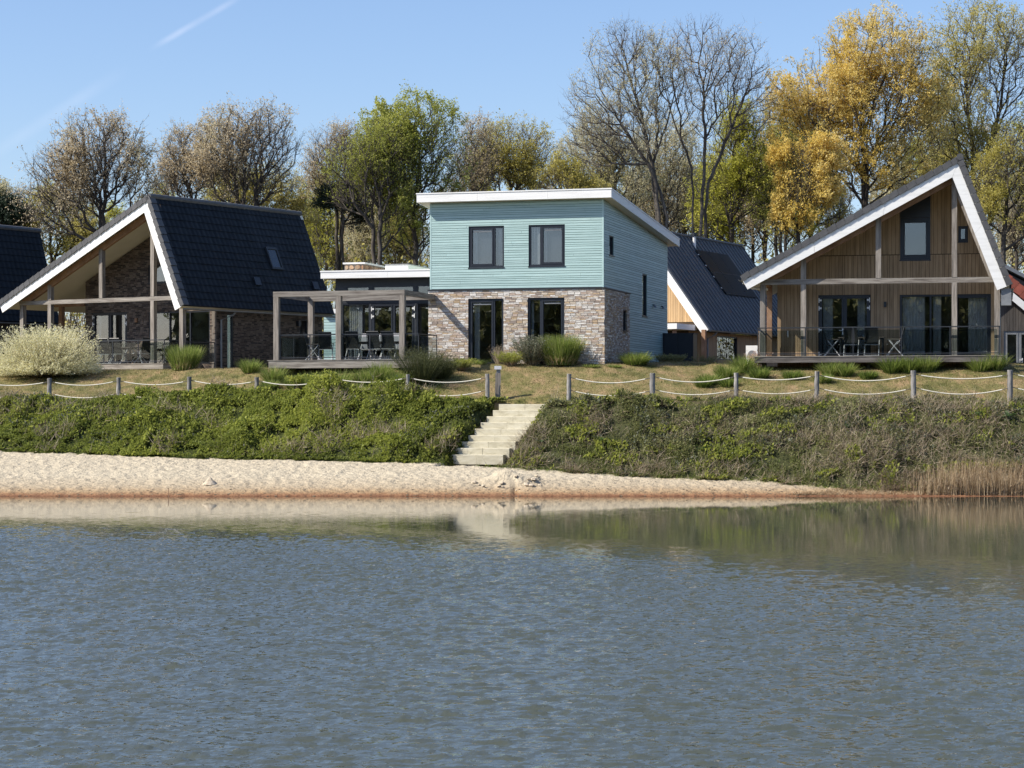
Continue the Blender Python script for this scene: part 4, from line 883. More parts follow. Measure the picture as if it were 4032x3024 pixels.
# ================================================================== right gable house
def right_house():
    x0, y0, _ = at(2917, 1092, 83.6); fr = Frame(x0, y0, 4.3, 12.6); H_ = empty('timber_gable_house', fr.w(0, 0), -fr.th, 'large timber clad gable house with white verge boards and full width raised deck', 'house')
    Lp, A, R = fr.fx(2917, 1092), fr.fx(3780, 618), fr.fx(3980, 1122); L_ = 9.5
    roof_pair(H_, fr, Lp, A, R, L_); fascia(H_, Lp, A, R, .37, .16, 3, 2)
    verge(H_, Lp, A, -.06, .3, 1, length=.36); verge(H_, A, R, -.06, .3, 1, length=.36)
    a3, l3, r3 = Vector((A[0], 0, A[1])), Vector((Lp[0], 0, Lp[1])), Vector((R[0], 0, R[1])); U = Vector((0, 1, 0))
    for P in (l3, r3):
        Vd = a3 - P; ll = Vd.length; Vd.normalize(); N = U.cross(Vd); N = N if N.z > 0 else -N
        MB().prism(Basis(P, U, Vd, N), [(.31, 0), (L_, 0), (L_, ll), (.31, ll)], -.04, .03).build('roof_deck', M['tile'], H_)
    MB().tube([(A[0], -.07, A[1] + .0), (A[0], L_, A[1] + .0)], .13, 8).build('ridge_tile', M['verge'], H_)
    gutter(H_, R[0] - .03, R[1] - .08, .0, L_, 1); gutter(H_, Lp[0] + .03, Lp[1] - .08, .0, L_, -1)
    MB().tube([(Lp[0] - .02, 1.0, Lp[1] - .15), (Lp[0] + .3, 1.2, Lp[1] - .35), (Lp[0] + .9, 1.3, Lp[1] - .4)], .05, 8).build('downpipe', M['cap'], H_)
    yp = .5; xs_ = lambda px: fr.fx(px, 1200, yp)[0]; uL = under(Lp, A, .30, .04); uR = lambda x: (lambda q: onx((q[3].x, q[3].y), (q[2].x, q[2].y), x))(strip(A, R, .30, .04))
    zdk = fr.fx(3400, 1401, .05)[1]; zb1 = fr.fx(3300, 1098, yp)[1]; zbm = zb1 - .2; w = .1
    MB().box(xs_(2995), xs_(3937), yp - .09, yp + .09, zbm, zb1).build('beam', M['beam'], H_)
    for px, full in ((3004, 0), (3164, 1), (3758, 1), (3926, 0), (3459, 2)):
        x = xs_(px); zt_ = min(uL(x), uR(x)) - .2
        if full < 2: MB().box(x - w, x + w, yp - w, yp + w, zdk, zbm - .002).build('post', M['post'], H_)
        if full >= 1: MB().box(x - w, x + w, yp - w, yp + w, zb1 + .002, zt_).build('post', M['post'], H_)
    for P, Q, x_0 in ((Lp, A, xs_(3000)),):
        q = strip(P, Q, .24, .44); k0 = (x_0 - P[0]) / (Q[0] - P[0]); MB().prism(fr.front(yp - .08), ccw([tuple(q[0].lerp(q[1], k0)), tuple(q[1]), tuple(q[2]), tuple(q[3].lerp(q[2], k0))]), -.16, 0).build('rafter', M['rafter'], H_)
    q = strip(A, R, .2, .42); MB().prism(fr.front(yp - .075), ccw([tuple(v) for v in (q[0].lerp(q[1], .05), q[0].lerp(q[1], .93), q[3].lerp(q[2], .93), q[3].lerp(q[2], .05))]), -.15, 0).build('rafter', M['post'], H_)
    yw = 2.3; x = fr.fx(3031, 1300, yw - .3)[0]; MB().box(x - w, x + w, yw - .5, yw - .3, zdk, Lp[1] - .02).build('post', M['rafter'], H_); MB().box(x - .08, x + .08, yp + .1, yw - .5, zbm, zb1 - .02).build('beam', M['rafter'], H_)
    # cladding
    Bw = fr.front(yw); xl, xr = fr.fx(3061, 1300, yw)[0], fr.fx(3922, 1300, yw)[0]; zj = fr.fx(3500, 1004, yw)[1]; ax, az = peak(uL, uR, A[0])
    full = ccw([(xl, 0), (xr, 0), (xr, uR(xr)), (ax, az), (xl, uL(xl))])
    dr = fr.rect(3222, 1160, 3427, 1398, yw); wg = fr.rect(3543, 1157, 3902, 1398, yw); up = fr.rect(3544, 857, 3664, 1022, yw); sm = fr.rect(3773, 890, 3810, 951, yw)
    dr = (dr[0], dr[1], zdk + .02, dr[3]); wg = (wg[0], wg[1], zdk + .02, wg[3]); top_ = (up[0], up[1], up[3] - .001, uL(up[0] + .1) - .0)
    holes = [dr, wg, up, sm]; wall = backing('wall', Bw, full, holes, -.22, 0, M['clad_dark'], H_)
    wd = [.145, .145, .07, .145, .145, .145, .07]
    tri = (up[0], up[1], up[3], 20)
    boards('cladding_board', Bw, [p for p in clip(full, 0, 1, zj - .012)], holes, True, wd, .012, .002, .026, M['clad'], wall)
    boards('cladding_board', Bw, [p for p in clip(full, 0, -1, -zj - .012)], holes + [tri], True, wd, .012, .002, .026, M['clad'], wall)
    MB().prism(Bw, ccw([(up[0], up[3] + .01), (up[1], up[3] + .01), (up[1], uL(up[1]) - .02), (up[0], uL(up[0]) - .02)]), .002, .04).build('panel', M['black'], H_)
    c = (dr[0] + dr[1]) / 2; hz = [fr.fx(3230, y, yw)[1] for y in (1183, 1214, 1300)] + [zdk + .12]
    window(H_, Bw, dr, .08, [c], doors=(0, 1), sill=False, curtains=[(dr[0] + .18, dr[0] + .55), (dr[1] - .5, dr[1] - .2)], hinges=[(dr[0] + .03, z) for z in hz] + [(dr[1] - .03, z) for z in hz[:2]], handle=(c - .06, zdk + 1.0), label='black double doors to the raised deck')
    mm = [fr.fx(p, 1300, yw)[0] for p in (3664, 3760)]
    window(H_, Bw, wg, .08, mm, sill=False, curtains=[(wg[0] + .1, wg[0] + .95), (wg[1] - .85, wg[1] - .12), (mm[0] + .1, mm[0] + .4)], doors=(2,), label='wide black framed window with pale curtains')
    window(H_, Bw, up, .1, [], doors=(0,), blind=True, sill=True, label='tall upper window in the gable'); window(H_, Bw, sm, .055, [], doors=(0,), sill=True, label='small upper window near the right verge')
    x, z = fr.fx(3485, 1199, yw); MB().box(x - .05, x + .05, yw - .1, yw - .03, z - .1, z + .1).build('wall_lamp', M['dgrey'], H_)
    x, z = fr.fx(3103, 1315, yw); MB().tube([(x, yw - .04, z - .12), (x, yw - .1, z - .1), (x, yw - .1, z + .12)], .03, 8).build('outdoor_tap', M['inox'], H_)
    MB().box(xl, xl + .2, yw + .23, L_ - .3, 0, uL(xl) - .1).box(xr - .2, xr, yw + .23, L_ - .3, 0, uR(xr) - .1).box(xl + .2, xr - .2, yw + .23, L_ - .5, zdk - .12, zdk).box(xl + .2, xr - .2, yw + .23, L_ - .5, zj - .9, zj - .8).build('wall', M['room'], H_); MB().prism(Bw, [(u_ * .98 + .08, max(v_ - .15, 0)) for u_, v_ in full], -3.6, -3.5).build('wall', M['room'], H_); MB().prism(Bw, [(u_, v_ - .1 if v_ > 0 else 0) for u_, v_ in full], -L_ + yw + .3, -L_ + yw + .5).build('wall', M['room'], H_)
    # right eave: box end and downpipes
    bx = R[0]; MB().box(bx - .35, bx + .02, .1, .5, R[1] - .75, R[1] - .12).build('eave_box', M['zinc'], H_)
    MB().tube([(bx + .05, .35, R[1] - .2), (bx + .04, .4, R[1] - .45), (bx - .4, .6, R[1] - .62), (bx - .42, .6, zdk - .1)], .04, 8).build('downpipe', M['zinc'], H_)
    # terrace
    xd0, xd1 = fr.fx(2970, 1410, 0)[0], fr.fx(3945, 1410, 0)[0]
    deck(fr, xd0, xd1, 0, yw - .03, zdk, .245, 'long raised timber deck on short footings in front of the timber gable house', fm='deckdark')
    hr = (1400 - 1289) / F * 84
    railing(fr, [(xd0 + .12, 1.9), (xd0 + .12, .2), (xd1 - .1, .2), (xd1 - .1, 1.9)], zdk, hr, 'glass railing along the long deck of the timber gable house', 1.75)
    gp = 'garden chairs on the terraces'
    def cl(px, y, a): return fr.w(fr.fx(px, 1400, y)[0], y, zdk), radians(a) - fr.th
    p, r = cl(3352, .75, 0); c0 = chair(p, r, 'black garden chair seen from behind on the long deck, left of the pair', gp)
    p, r = cl(3433, .75, 0); dup(c0, p, r, 'black garden chair seen from behind on the long deck, right of the pair')
    p, r = cl(3278, 1.25, -88); dup(c0, p, r, 'garden chair side on at the left end of the table on the long deck')
    p, r = cl(3522, 1.25, 88); dup(c0, p, r, 'garden chair side on at the right end of the table on the long deck')
    table(fr.w(fr.fx(3393, 1400, 1.4)[0], 1.4, zdk), -fr.th, 1.75, .8, 'garden table on the long deck of the timber gable house')
    # air unit
    t = empty('heat_pump', (*at(2966, 1425, 86.5)[:2], float(H(at(2966, 1425, 86.5)[0], 86.5))), -fr.th, 'white outdoor heat pump unit at the left end of the long deck', 'heat pump'); zz = at(2966, 1361, 86.5)[2] - t.location.z
    MB().box(-.27, .2, -.2, .2, 0, zz).build('casing', M['white'], t); MB().tube([(-.03, -.205, zz - .35), (-.03, -.215, zz - .35)], .16, 16).build('fan_grille', M['zinc'], t)
right_house()

# ================================================================== houses behind
def back_left():
    # dark roof further along the bank
    th = 33; x0, y0, _ = at(-330, 1250, 99); fr = Frame(x0, y0, 4.2, th); H_ = empty('neighbour_house', fr.w(0, 0), -fr.th, 'house with steep dark tiled roof cut off by the left edge of the picture', 'house')
    L_ = fr.fy(238, 1300, 0)[0]; zE = fr.fy(100, 1268, 0)[1]; yr = L_
    # ridge: plane through pixel (156,909) at the rear end
    n = Vector((0, 1, 0)); P = hit(fr, 156, 909, (0, L_, 0), n); A = Vector((P.x, 0, P.z)); R = Vector((0, 0, zE)); Lp = Vector((A.x - 7.0, 0, zE))
    U = Vector((0, 1, 0)); Vd = A - R; lv = Vd.length; Vd.normalize(); N = U.cross(Vd); N = N if N.x > 0 else -N
    rf = MB().prism(Basis(R, U, Vd, N), [(0, 0), (L_, 0), (L_, lv), (0, lv)], -.2, 0).build('roof_slab', M['tile'], H_)
    tilefield(rf, R, U, Vd, N, L_, lv - .05, M['tile'])
    MB().tube([A, A + U * L_], .13, 8).build('ridge_tile', M['verge'], rf)
    MB().prism(Basis(Lp, U, (A - Lp).normalized(), Vector((0, 0, 1))), [(0, 0), (L_, 0), (L_, (A - Lp).length), (0, (A - Lp).length)], -.1, .0).build('roof_slab', M['tile'], H_)
    gutter(H_, R.x - .02, R.z - .05, 0, L_, 1)
    xr = -.4; Bs = fr.side(xr); reg = [(.3, -.5), (L_ - .4, -.5), (L_ - .4, zE - .08), (.3, zE - .08)]
    wl = backing('wall', Bs, reg, [], -.2, 0, M['clad_dark'], H_); boards('cladding_board', Bs, [(L_ * .35, -.5), (L_ - .4, -.5), (L_ - .4, zE - .08), (L_ * .35, zE - .08)], [], True, [.16, .12], .012, .002, .025, M['clad_grey'], wl)
    MB().prism(fr.front(L_ - .42), [(xr - .2, -.5), (xr - .2, zE - .1), (A.x, A.z - .3), (Lp.x + .5, zE - .1), (Lp.x + .5, -.5)], -.2, 0).build('wall', M['clad_grey'], H_)
    # low roof glimpsed behind the porch
    x, y, z = at(330, 1330, 120); t = empty('garden_shed', (x, y, 4.3), radians(-20), 'grey tiled roof glimpsed behind the porch of the brick gable house', 'shed')
    MB().hexa([(-1.4, 0, 0), (3.5, 0, 0), (3.5, 4, 0), (-1.4, 4, 0), (-1.2, 0, 1.2), (3.5, 0, 1.2), (3.5, 4, 1.2), (-1.2, 4, 1.2)]).build('wall', M['clad_grey'], t)
    g = MB()
    for i in range(9): g.hexa([(-1.5 + i * .36, -.1, 1.2 + i * .33), (-1.1 + i * .36, -.1, 1.52 + i * .33), (-1.1 + i * .36, 4.1, 1.52 + i * .33), (-1.5 + i * .36, 4.1, 1.2 + i * .33), (-1.5 + i * .36, -.1, 1.28 + i * .33), (-1.1 + i * .36, -.1, 1.58 + i * .33), (-1.1 + i * .36, 4.1, 1.58 + i * .33), (-1.5 + i * .36, 4.1, 1.28 + i * .33)])
    g.build('roof', M['zinc'], t)
    # sliver of another pale boarded house
    x, y, z = at(1309, 1430, 122); t = empty('pale_house', (x, y, 3.8), radians(-15), 'sliver of pale turquoise boarded house seen between the dark roof and the terrace', 'house')
    zt = at(0, 1256, 122)[2] - 3.8; wl = MB().box(-.5, .7, 0, 3, 0, zt + .3).build('wall', M['teal_dark'], t)
    boards('siding_board', Basis((0, 0, 0), (1, 0, 0), (0, 0, 1), (0, -1, 0)), [(-.5, 0), (.7, 0), (.7, zt + .3), (-.5, zt + .3)], [], False, [.16], .02, .002, .03, M['teal'], wl)
    MB().box(-.6, .8, -.3, 3.2, zt + .3, zt + .55).build('roof', M['white'], t)
back_left()
def metal_house():
    th = 27; x0, y0, _ = at(2793, 1302, 108); fr = Frame(x0, y0, 3.9, th); H_ = empty('metal_roof_house', fr.w(0, 0), -fr.th, 'house behind with a blue grey standing seam roof carrying black solar panels', 'house')
    A = fr.fx(2519, 901); P = hit(fr, 2918, 965.6, (A[0], 0, 0), Vector((1, 0, 0))); L_ = P.y; zr = (A[1] + P.z) / 2
    R3, A3 = Vector((0, 0, fr.fx(2800, 1296)[1])), Vector((A[0], 0, zr)); U = Vector((0, 1, 0)); Vd = A3 - R3; lv = Vd.length; Vd.normalize(); N = U.cross(Vd); N = N if N.x > 0 else -N; Br = Basis(R3, U, Vd, N)
    rf = MB().prism(Br, [(.03, 0), (L_, 0), (L_, lv), (.03, lv)], -.2, 0).build('roof', M['metal'], H_)
    n = int(L_ / .5); s = L_ / n
    for i in range(n): MB().prism(Br, [(i * s + .004, -.04), ((i + 1) * s - .004, -.04), ((i + 1) * s - .004, lv), (i * s + .004, lv)], .002, .012).boxB(Br, (i + 1) * s - .016, (i + 1) * s + .012, -.04, lv, .012, .06).build('roof_panel', M['metal'], rf)
    MB().tube([A3 + N * .02, A3 + N * .02 + U * L_], .09, 6).build('ridge_cap', M['metal'], rf)
    L3 = Vector((A[0] - 5.5, 0, R3.z)); V2 = (A3 - L3); l2 = V2.length; V2.normalize(); N2 = V2.cross(U); N2 = N2 if N2.z > 0 else -N2
    MB().prism(Basis(L3, U, V2, N2), [(0, 0), (L_, 0), (L_, l2), (0, l2)], -.2, 0).build('roof', M['metal'], H_)
    q = strip((A3.x, A3.z), (R3.x, R3.z), .4, .05); Bf = fr.front(0)
    for i in range(2): a, b = i / 2 + .001, (i + 1) / 2 - .001; MB().prism(Bf, ccw([tuple(q[0].lerp(q[1], a)), tuple(q[0].lerp(q[1], b)), tuple(q[3].lerp(q[2], b)), tuple(q[3].lerp(q[2], a))]), -.03, .03).build('fascia_board', M['white'], H_)
    # gable cladding
    yg = .35; Bg = fr.front(yg); zc = fr.fx(2700, 1268, yg)[1]; xe = A3.x + (R3.x - A3.x) * (A3.z - zc) / (A3.z - R3.z) - .25; reg = ccw([(A3.x - 3, zc), (xe, zc), (A3.x, A3.z - .4), (A3.x - 3, A3.z - 2.5)])
    wl = backing('wall', Bg, ccw([(A3.x - 5, -.5), (-.4, -.5), (-.4, R3.z - .1), (A3.x, A3.z - .4), (A3.x - 5, R3.z)]), [], -.2, -.002, M['clad_dark'], H_)
    boards('cladding_board', Bg, clip(reg, -1, 0, -fr.fx(2560, 1200, yg)[0]), [], True, [.14, .14, .09], .012, .002, .025, M['clad_light'], wl)
    # flat canopy in front of the gable
    c0 = fr.fx(2665, 1284, -2.4); yc = -2.4; zt = fr.fx(2665, 1273, yc)[1]; zl = fr.fx(2665, 1295, yc)[1]; xw = c0[0]
    cp = MB().box(A3.x - 2, xw - .04, yc + .04, yg - .03, zl + .02, zt - .03).build('canopy', M['soffit'], H_); MB().box(A3.x - 2, xw, yc, yc + .036, zl, zt).build('fascia_board', M['white'], cp); MB().box(xw - .036, xw, yc + .038, -.04, zl, zt).build('fascia_board', M['white'], cp)
    MB().box(xw - .3, xw - .14, yc + .15, yc + .31, -.5, zl + .02).build('post', M['rafter'], H_); x = fr.fx(2772, 1350, -.2)[0]; MB().box(x - .1, x + .1, -.3, -.1, -.5, zl + .02).build('post', M['rafter'], H_)
    # entrance wall below the canopy
    Be = fr.front(yg); x1 = fr.fx(2712, 1350, yg)[0]; boards('cladding_board', Be, [(x1, -.5), (-.4, -.5), (-.4, zl), (x1, zl)], [], True, [.16], .012, .002, .025, M['clad'], wl)
    dx = fr.fx(2700, 1350, yg)[0]; d = MB().box(dx - 1.0, dx, yg - .04, yg - .003, 0, zl - .2).build('door', M['dgrey'], H_)
    for z in (1.9, 1.3): MB().box(dx - .02, dx + .1, yg - .06, yg - .042, z, z + .12).build('hinge', M['inox'], d)
    # side wall under the eave
    xs2 = -.42; Bs = fr.side(xs2); y0, y1 = fr.fy(2822, 1350, xs2)[0], fr.fy(2902, 1350, xs2)[0]; win = (y0, y1, fr.fy(2860, 1418, xs2)[1], fr.fy(2830, 1322, xs2)[1]); zz = R3.z - .12
    reg = [(.35, -.5), (L_ - .3, -.5), (L_ - .3, zz), (.35, zz)]; ws = backing('wall', Bs, reg, [win], -.2, 0, M['clad_dark'], H_)
    boards('cladding_board', Bs, reg, [win], True, [.16], .012, .002, .025, M['clad'], ws); window(H_, Bs, win, .07, [], sill=False)
    MB().box(-5, -.65, L_ - .5, L_ - .3, -.5, 3).box(-5, -.65, 4.5, 4.6, -.5, 4).build('wall', M['room'], H_)
    gutter(H_, R3.x - .02, R3.z - .05, 0, L_, 1); MB().tube([(.05, .9, R3.z - .12), (-.05, .85, R3.z - .25), (-.33, .6, R3.z - .45), (-.33, .6, -.5)], .05, 8).build('downpipe', M['zinc'], H_)
    # flue, solar panels
    p = hit(fr, 2734, 972, R3, N); MB().tube([p - Vector((0, 0, .2)), p + Vector((0, 0, .55))], .09, 10).build('flue_pipe', M['inox'], H_); MB().tube([p + Vector((0, 0, .55)), p + Vector((0, 0, .72))], .15, 10).build('flue_pipe', M['black'], H_)
    c = [hit(fr, *q_, R3, N) - R3 for q_ in ((2734, 987), (2861, 1007), (2871, 1163))]; u0, u1 = c[0].dot(U), c[1].dot(U); v1 = (c[0].dot(Vd) + c[1].dot(Vd)) / 2; v0 = c[2].dot(Vd); uu = (u1 - u0) / 3
    for i in range(3):
        for j in range(2):
            a, b = u0 + i * uu + .012, u0 + (i + 1) * uu - .012; vm = (v0 + v1) / 2; lo, hi = ((v0, vm - .012), (vm + .012, v1))[j]
            o = MB().boxB(Br, a, b, lo, hi, .06, .10).build('solar_panel', M['black'], rf); MB().boxB(Br, a + .02, b - .02, lo + .02, hi - .02, .10, .103).build('solar_glass', M['solar'], o)
    for k in range(4): v = v0 + (v1 - v0) * (k + .5) / 4; MB().boxB(Br, u0 - .1, u0 + .05, v, v + .06, .06, .09).build('mounting_clamp', M['inox'], rf)
metal_house()
def red_house():
    x0, y0, _ = at(3900, 1090, 100); fr = Frame(x0, y0, 4.0, 8); H_ = empty('red_roof_house', fr.w(0, 0), -fr.th, 'dark boarded house with red roof tiles behind the right end of the timber gable house', 'house')
    A, R = fr.fx(3900, 1040), fr.fx(4160, 1255); L_ = 8; Lp = (A[0] - (R[0] - A[0]), R[1])
    fq = strip(A, R, .3, .34); MB().prism(fr.front(0), ccw([tuple(v) for v in fq]), -.03, .02).build('fascia_board', M['white'], H_)
    fq = strip(Lp, A, .3, .34); MB().prism(fr.front(0), ccw([tuple(v) for v in fq]), -.03, .02).build('fascia_board', M['white'], H_)
    verge(H_, A, R, -.06, .35, 1, length=.36, mt='redtile', th=.16, drop=.3)
    a3, r3, l3 = Vector((A[0], 0, A[1])), Vector((R[0], 0, R[1])), Vector((Lp[0], 0, Lp[1])); U = Vector((0, 1, 0))
    for P in (r3, l3):
        Vd = a3 - P; ll = Vd.length; Vd.normalize(); N = U.cross(Vd); N = N if N.z > 0 else -N; MB().prism(Basis(P, U, Vd, N), [(.36, 0), (L_, 0), (L_, ll), (.36, ll)], -.3, .02).build('roof_slab', M['redtile'], H_)
    yw = .5; Bw = fr.front(yw); zd = fr.fx(3990, 1303, yw)[1]; reg = ccw([(Lp[0] + .6, 0), (R[0] - .6, 0), (R[0] - .6, R[1] - .1), (A[0], A[1] - .5), (Lp[0] + .6, R[1] - .1)])
    dr = (fr.fx(3952, 1350, yw)[0], fr.fx(4090, 1350, yw)[0], .1, zd); wl = backing('wall', Bw, reg, [dr], -.2, 0, M['clad_dark'], H_)
    boards('cladding_board', Bw, clip(reg, -1, 0, -fr.fx(3930, 1200, yw)[0]), [dr], True, [.13, .16, .10], .012, .002, .03, M['clad_grey'], wl)
    c = fr.fx(4012, 1350, yw)[0]; window(H_, Bw, dr, .09, [c], doors=(0, 1), sill=False, fm='zinc', handle=(c + .15, 1.05), label='grey framed glass doors')
    MB().box(Lp[0] + 1, R[0] - 1, 4, 4.2, 0, 4).build('wall', M['room'], H_)
    # grey roof just behind it
    x, y, z = at(3990, 1075, 112); t = empty('grey_roof_house', (x, y, 4), 0, 'pale grey sloping roof rising behind the red tiled roof', 'house'); z -= 4
    w_ = 4.2; MB().hexa([(-.9, 0, z + .5), (w_, 0, z - 2.1), (w_, 8, z - 2.1), (-.9, 8, z + .5), (-.9, 0, z + .7), (w_, 0, z - 1.9), (w_, 8, z - 1.9), (-.9, 8, z + .7)]).build('roof', M['zinc'], t)
    MB().hexa([(-.8, .3, 0), (w_ - .4, .3, 0), (w_ - .4, 7.7, 0), (-.8, 7.7, 0), (-.8, .3, z + .3), (w_ - .4, .3, z - 2.0), (w_ - .4, 7.7, z - 2.0), (-.8, 7.7, z + .3)]).build('wall', M['clad_grey'], t)
red_house()
# ================================================================== vegetation
def unit(v): return v / np.maximum(np.linalg.norm(v, axis=-1, keepdims=True), 1e-9)
def rdir(n, r=rng): return unit(r.normal(size=(n, 3)))
def leaf_geo(P, size, hang=0.0, aspect=.5, r=rng, up=None):
    """one four-cornered leaf per point"""
    n = len(P); a = rdir(n, r)
    if hang: a = unit(a * (1 - hang) + np.array([0, 0, -1.0]) * hang)
    if up is not None: a = unit(a * .6 + up)
    b = unit(np.cross(a, rdir(n, r))); s = (size * r.uniform(.6, 1.35, n))[:, None]
    w = np.cross(a, b)
    V_ = np.stack([P, P + a * s * .5 + b * s * aspect * .5 + w * s * .06, P + a * s, P + a * s * .5 - b * s * aspect * .5 + w * s * .06], 1).reshape(-1, 3)
    return V_, np.arange(4 * n).reshape(n, 4)
def twig_geo(A, Bp, ra):
    """three sided tapering twigs"""
    d = unit(Bp - A); q = unit(np.cross(d, rdir(len(A)))); w = np.cross(d, q); V_ = []
    for k in range(3):
        t = 2 * pi * k / 3; V_.append(A + (q * cos(t) + w * sin(t)) * ra[:, None])
    V_.append(Bp); V_ = np.stack(V_, 1).reshape(-1, 3); b = np.arange(len(A))[:, None] * 4
    return V_, np.concatenate([b + np.array([0, 1, 3]), b + np.array([1, 2, 3]), b + np.array([2, 0, 3])])
def tube_geo(A, Bp, ra, rb, k=5):
    d = unit(Bp - A); ref = np.where(np.abs(d[:, 2:3]) < .9, np.array([[0, 0, 1.0]]), np.array([[0, 1.0, 0]])); q = unit(np.cross(d, ref)); w = np.cross(d, q); R1, R2 = [], []
    for j in range(k): t = 2 * pi * j / k; R1.append(A + (q * cos(t) + w * sin(t)) * ra[:, None]); R2.append(Bp + (q * cos(t) + w * sin(t)) * rb[:, None])
    V_ = np.stack(R1 + R2, 1).reshape(-1, 3); b = np.arange(len(A))[:, None] * 2 * k; Fq = [b + np.array([j, (j + 1) % k, k + (j + 1) % k, k + j]) for j in range(k)]
    return V_, np.concatenate(Fq)
def tri2quad(Fq): return np.concatenate([Fq, Fq[:, 2:3]], 1)
def make_tree(name, base, Yd, blobs, N, lm, nleaf, ls, label, cat='tree', bark='bark', trunk=None, rtip=.014, bf=1.1, hang=0., tw=2, group=None, seed=0, aspect=.5, lowcut=None, clump=.5, twl=1.0, pexp=2.5):
    nleaf = int(nleaf * (2.1 if lm == 'l_brown' else 2.6)); ls = ls * .72; N = int(N * .82); r = np.random.default_rng(100 + seed); rx0, ry0, zb = (base - CX) * Yd / F, Yd, 3.6; k = Yd / F
    O = np.array([rx0, ry0, zb]); pts = []
    tp = trunk or [(base, blobs[0][1] + blobs[0][3] * .9)]
    nodes = [np.zeros(3)]; par = [-1]; stems = tp if isinstance(tp[0], list) else [tp]
    for st in stems:
        last = 0; prev = nodes[0]
        for (px, py) in st:
            tgt = np.array([(px - CX) * k - rx0, r.uniform(-.5, .5), HC + (HY - py) * k - zb]); n = max(1, int(np.linalg.norm(tgt - prev) / .8))
            for i in range(1, n + 1):
                q = prev + (tgt - prev) * i / n + r.normal(size=3) * .04; nodes.append(q); par.append(last); last = len(nodes) - 1
            prev = tgt
    tot = sum(b[2] * b[2] * b[3] for b in blobs)
    for (cx, cy, rx, ry) in blobs:
        m = int(N * rx * rx * ry / tot); u = rdir(m, r) * (r.random(m)[:, None] ** .36)
        u = u * np.array([rx * k, min(rx, ry * 1.2) * k * .8, ry * k]); pts.append(u + np.array([(cx - CX) * k - rx0, 0, HC + (HY - cy) * k - zb]))
    P = np.concatenate(pts); P = P[P[:, 2] > 1.5]
    Nn = np.array(nodes); pl = np.zeros(len(nodes))
    for i in range(1, len(nodes)): pl[i] = pl[par[i]] + np.linalg.norm(Nn[i] - Nn[par[i]])
    n0 = len(nodes); tot_n = n0 + len(P); Q = np.zeros((tot_n, 3)); Q[:n0] = Nn; PL = np.zeros(tot_n); PL[:n0] = pl; PR = np.full(tot_n, -1); PR[:n0] = par; cnt = n0
    def cost(src, pls, dst):
        v = dst - src; d = np.linalg.norm(v, axis=-1); return d * (1 + .9 * np.clip(-v[..., 2] / np.maximum(d, .01), 0, 1)) + bf * (pls + d)
    best = np.full(len(P), 1e9); bp = np.zeros(len(P), int); stt = max(1, int(n0 * .35)) if len(stems) == 1 else 4
    for j in range(stt, n0):
        c = cost(Q[j], PL[j], P); mk = c < best; best[mk] = c[mk]; bp[mk] = j
    alive = np.ones(len(P), bool)
    for _ in range(len(P)):
        i = int(np.argmin(np.where(alive, best, 1e9))); alive[i] = False; Q[cnt] = P[i]; PR[cnt] = bp[i]; PL[cnt] = PL[bp[i]] + np.linalg.norm(P[i] - Q[bp[i]])
        c = cost(Q[cnt], PL[cnt], P); mk = alive & (c < best); best[mk] = c[mk]; bp[mk] = cnt; cnt += 1
    # relax towards smoother limbs
    for _ in range(4):
        ch = np.zeros((cnt, 3)); cn = np.zeros(cnt); np.add.at(ch, PR[1:cnt], Q[1:cnt]); np.add.at(cn, PR[1:cnt], 1)
        mk = (cn == 1) & (np.arange(cnt) >= n0); av = (ch / np.maximum(cn, 1)[:, None] + Q[PR.clip(0)]) / 2; Q[mk] = Q[mk] * .4 + av[mk] * .6
    kids = np.bincount(PR[1:cnt], minlength=cnt); rad = np.where(kids == 0, rtip ** pexp, 0.0)
    for i in range(cnt - 1, 0, -1): rad[PR[i]] += rad[i] if rad[i] > 0 else rtip ** pexp
    rad = np.maximum(rad, rtip ** pexp) ** (1 / pexp)
    c = np.arange(1, cnt); A, Bq = Q[PR[c]], Q[c]; rb = rad[c]; ra = np.minimum(rad[PR[c]], rb * 1.3)
    # bow each limb segment a little
    L_ = np.linalg.norm(Bq - A, axis=1); mid = (A + Bq) / 2 + rdir(len(c), r) * (L_ * .04)[:, None] - np.array([0, 0, 1.0]) * (L_ * .04)[:, None]
    V1, F1 = tube_geo(A, mid, ra, (ra + rb) / 2); V2, F2 = tube_geo(mid, Bq, (ra + rb) / 2, rb)
    thin = np.where(rad[:cnt] < rtip * 3.2)[0]; thin = thin[thin >= n0]; S = np.repeat(thin, tw); bd = unit(Q[S] - Q[PR[S]])
    d = unit(bd * 1.0 + rdir(len(S), r) * .8 + np.array([0, 0, .45])); TA = Q[S] + r.normal(size=(len(S), 3)) * .05; ln = r.uniform(.35, .95, len(S)) * twl; TB = TA + d * ln[:, None]
    t = r.uniform(.3, .9, (len(S), 2)); SA = np.concatenate([TA + (TB - TA) * t[:, :1], TA + (TB - TA) * t[:, 1:]]); dd = unit(np.concatenate([d, d]) * .8 + rdir(2 * len(S), r) * .8 + np.array([0, 0, .2])); SB = SA + dd * (np.concatenate([ln, ln]) * r.uniform(.35, .7, 2 * len(S)))[:, None]
    V3, F3 = twig_geo(np.concatenate([TA, SA]), np.concatenate([TB, SB]), np.concatenate([np.full(len(TA), rtip * .6), np.full(len(SA), rtip * .42)]))
    o1, o2 = len(V1), len(V1) + len(V2); Vt = np.concatenate([V1, V2, V3])
    root = empty(name, tuple(O), 0, label, cat, group); me = bpy.data.meshes.new('trunk')
    # quads then triangles in one mesh
    Ft = np.concatenate([F1, F2 + o1]); nf = len(Ft) * 4 + len(F3) * 3
